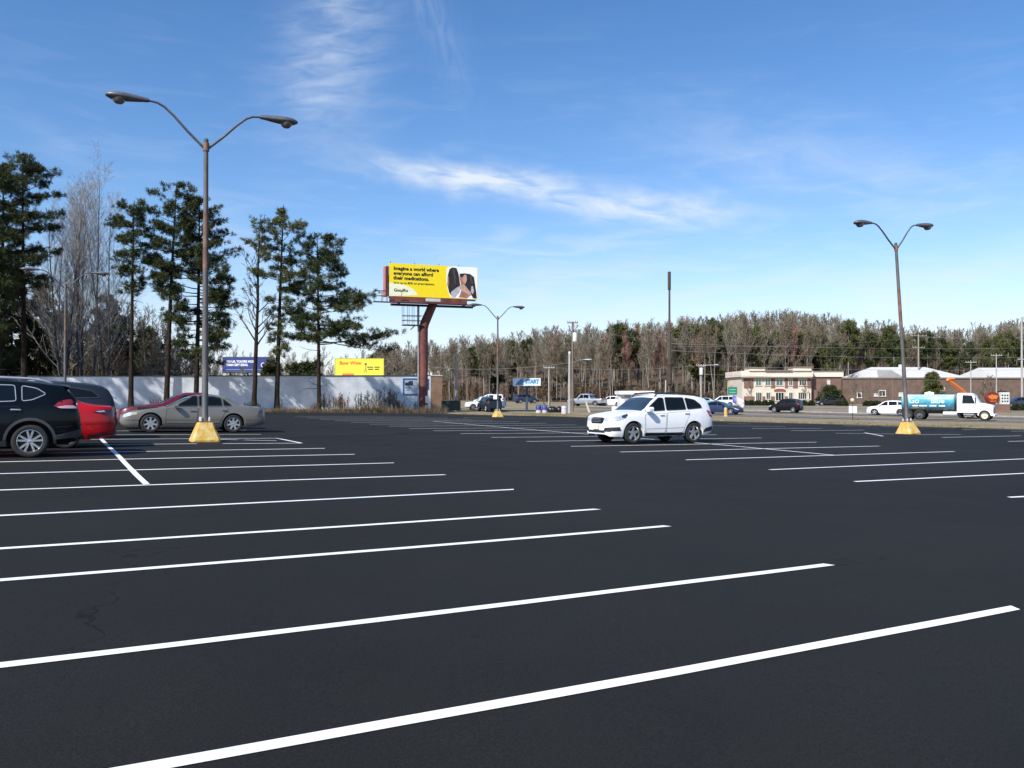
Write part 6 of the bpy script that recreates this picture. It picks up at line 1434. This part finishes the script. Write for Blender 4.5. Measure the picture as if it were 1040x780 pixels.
# ------------------------------------------------------------------ light, sky, camera
SUN_EL, SUN_AZ = 41.0, 36.0      # azimuth: degrees left of straight behind the camera
sd = Vector((-math.sin(R(SUN_AZ)) * math.cos(R(SUN_EL)), -math.cos(R(SUN_AZ)) * math.cos(R(SUN_EL)), math.sin(R(SUN_EL))))
l = bpy.data.lights.new('sun', 'SUN'); l.energy = 5.0; l.angle = R(.53); l.color = (1, .955, .89); lo = bpy.data.objects.new('sun', l); col.objects.link(lo); lo.rotation_euler = sd.to_track_quat('Z', 'Y').to_euler()
w = bpy.data.worlds.new('World'); sc.world = w; w.use_nodes = True; nt = w.node_tree; L = nt.links.new; bg = nt.nodes['Background']
sk = nt.nodes.new('ShaderNodeTexSky'); sk.sky_type = 'NISHITA'; sk.sun_disc = False; sk.sun_elevation = R(SUN_EL); sk.sun_rotation = math.atan2(sd.x, sd.y); sk.air_density = 1.0; sk.dust_density = .3; sk.ozone_density = 2.0; sk.altitude = 200
def Mth(op, a, b_=None, c=None):
    n = nt.nodes.new('ShaderNodeMath'); n.operation = op
    for i, v in enumerate((a, b_, c)):
        if v is None: continue
        if isinstance(v, (int, float)): n.inputs[i].default_value = v
        else: L(v, n.inputs[i])
    return n.outputs[0]
tc = nt.nodes.new('ShaderNodeTexCoord'); se = nt.nodes.new('ShaderNodeSeparateXYZ'); L(tc.outputs['Generated'], se.inputs[0])
az = Mth('MULTIPLY', Mth('ARCTAN2', se.outputs['X'], se.outputs['Y']), 57.29578); el = Mth('MULTIPLY', Mth('ARCSINE', se.outputs['Z']), 57.29578)
def noise_(sx, sy, rot, scale, det=6, dist=.6, seed=0):
    c = nt.nodes.new('ShaderNodeCombineXYZ'); cr, sr = math.cos(R(rot)), math.sin(R(rot))
    u = Mth('ADD', Mth('MULTIPLY', az, cr), Mth('MULTIPLY', el, sr)); v = Mth('ADD', Mth('MULTIPLY', az, -sr), Mth('MULTIPLY', el, cr))
    L(Mth('MULTIPLY', u, sx), c.inputs[0]); L(Mth('MULTIPLY', v, sy), c.inputs[1]); c.inputs[2].default_value = seed
    n = nt.nodes.new('ShaderNodeTexNoise'); n.inputs['Scale'].default_value = scale; n.inputs['Detail'].default_value = det; n.inputs['Roughness'].default_value = .52; n.inputs['Distortion'].default_value = dist; L(c.outputs[0], n.inputs['Vector']); return n.outputs['Fac']
def mr_(v, a, b_, c, d):
    n = nt.nodes.new('ShaderNodeMapRange'); n.interpolation_type = 'SMOOTHSTEP'
    for i, q in enumerate((a, b_, c, d)): n.inputs[i + 1].default_value = q
    L(v, n.inputs[0]); return n.outputs[0]
wob = noise_(1, 1, 0, .22, 4, 0, 3)
def blob(px, py, lx, ly, rot, amp, nz, t0=.25, t1=.85):
    a0 = math.degrees(math.atan2(px - 520, F)); d = ray(px, py).normalized(); e0 = math.degrees(math.asin(d.z)); a0 = math.degrees(math.atan2(d.x, d.y))
    cr, sr = math.cos(R(rot)), math.sin(R(rot)); da = Mth('SUBTRACT', az, a0); de = Mth('ADD', Mth('SUBTRACT', el, e0), Mth('MULTIPLY', Mth('SUBTRACT', wob, .5), 2.4))
    u = Mth('DIVIDE', Mth('ADD', Mth('MULTIPLY', da, cr), Mth('MULTIPLY', de, sr)), lx); v = Mth('DIVIDE', Mth('ADD', Mth('MULTIPLY', da, -sr), Mth('MULTIPLY', de, cr)), ly)
    r2 = Mth('ADD', Mth('MULTIPLY', u, u), Mth('MULTIPLY', v, v)); g = Mth('EXPONENT', Mth('MULTIPLY', r2, -1.0))
    return Mth('MULTIPLY', Mth('MULTIPLY', g, mr_(nz, t0, t1, .12, 1)), amp)
nA = noise_(.28, 1.1, -8, 1.0, 5, .7, 1); nB = noise_(1.8, .5, 15, 1.0, 8, .9, 7); nC = noise_(.18, 1.0, 0, 1.0, 8, .7, 12); nD = noise_(.22, .55, -12, 1.0, 6, .7, 20)
nE = noise_(.4, 1.5, 8, .8, 5, .5, 31)
cl = [blob(348, 15, 3.0, 6.0, -10, .42, nE), blob(318, 85, 2.6, 3.6, -10, .26, nE), blob(348, 142, 2.6, 1.3, 0, .15, nD),
      blob(462, 180, 5.5, .75, -7, 1.0, nA, .2, .8), blob(590, 200, 8.0, 1.05, -9, .85, nA, .2, .8), blob(695, 216, 4.8, 1.2, -6, .62, nA, .2, .8),
      blob(560, 252, 9, 1.0, -2, .40, nC), blob(540, 282, 8, 1.6, 2, .22, nC), blob(760, 150, 9, 2.4, -12, .24, nD), blob(900, 190, 8, 2.4, -14, .20, nD), blob(960, 285, 7, 1.6, 10, .38, nC), blob(1010, 268, 4, 1.0, 14, .3, nA), blob(800, 300, 12, 2.0, 0, .25, nC), blob(560, 320, 14, 2.5, 0, .25, nC), blob(60, 150, 3, .8, -30, .16, nA), blob(235, 235, 4, 1.2, -35, .20, nA), blob(440, 15, 1.2, 5, 25, .16, nB), blob(1000, 190, 7, 2, -10, .14, nC), blob(250, 350, 14, 2.5, 0, .18, nC)]
s_ = cl[0]
for c in cl[1:]: s_ = Mth('ADD', s_, c)
allsky = Mth('MULTIPLY', mr_(nC, .45, .8, 0, 1), mr_(el, 2, 30, .18, .0))
s_ = Mth('MINIMUM', Mth('ADD', s_, allsky), .92)
hs = nt.nodes.new('ShaderNodeHueSaturation'); hs.inputs['Saturation'].default_value = 1.26; hs.inputs['Value'].default_value = 1.22; L(sk.outputs[0], hs.inputs['Color'])
hzx = nt.nodes.new('ShaderNodeMix'); hzx.data_type = 'RGBA'; L(mr_(el, -1, 11, .55, 0), hzx.inputs['Factor']); tn = nt.nodes.new('ShaderNodeVectorMath'); tn.operation = 'MULTIPLY'; tn.inputs[1].default_value = (1.07, 1.0, 1.06); L(hs.outputs[0], tn.inputs[0]); L(tn.outputs[0], hzx.inputs['A']); hzx.inputs['B'].default_value = (5.3, 5.9, 7.7, 1)
mx = nt.nodes.new('ShaderNodeMix'); mx.data_type = 'RGBA'; L(s_, mx.inputs['Factor']); L(hzx.outputs['Result'], mx.inputs['A']); mx.inputs['B'].default_value = (6.4, 7.0, 7.8, 1); L(mx.outputs['Result'], bg.inputs['Color'])
bg.inputs['Strength'].default_value = .102
cd = bpy.data.cameras.new('camera'); cd.sensor_width = 36; cd.lens = F / 1040 * 36; cd.clip_end = 6000; cd.clip_start = .05; co = bpy.data.objects.new('camera', cd); col.objects.link(co); co.location = CAM; co.rotation_euler = (R(90) + PITCH, 0, 0); sc.camera = co
vs = sc.view_settings; vs.view_transform = 'Standard'; vs.look = 'None'; vs.gamma = 1; vs.exposure = .35; vs.use_curve_mapping = False
sc.render.engine = 'CYCLES'; sc.cycles.max_bounces = 6; sc.cycles.use_denoising = True
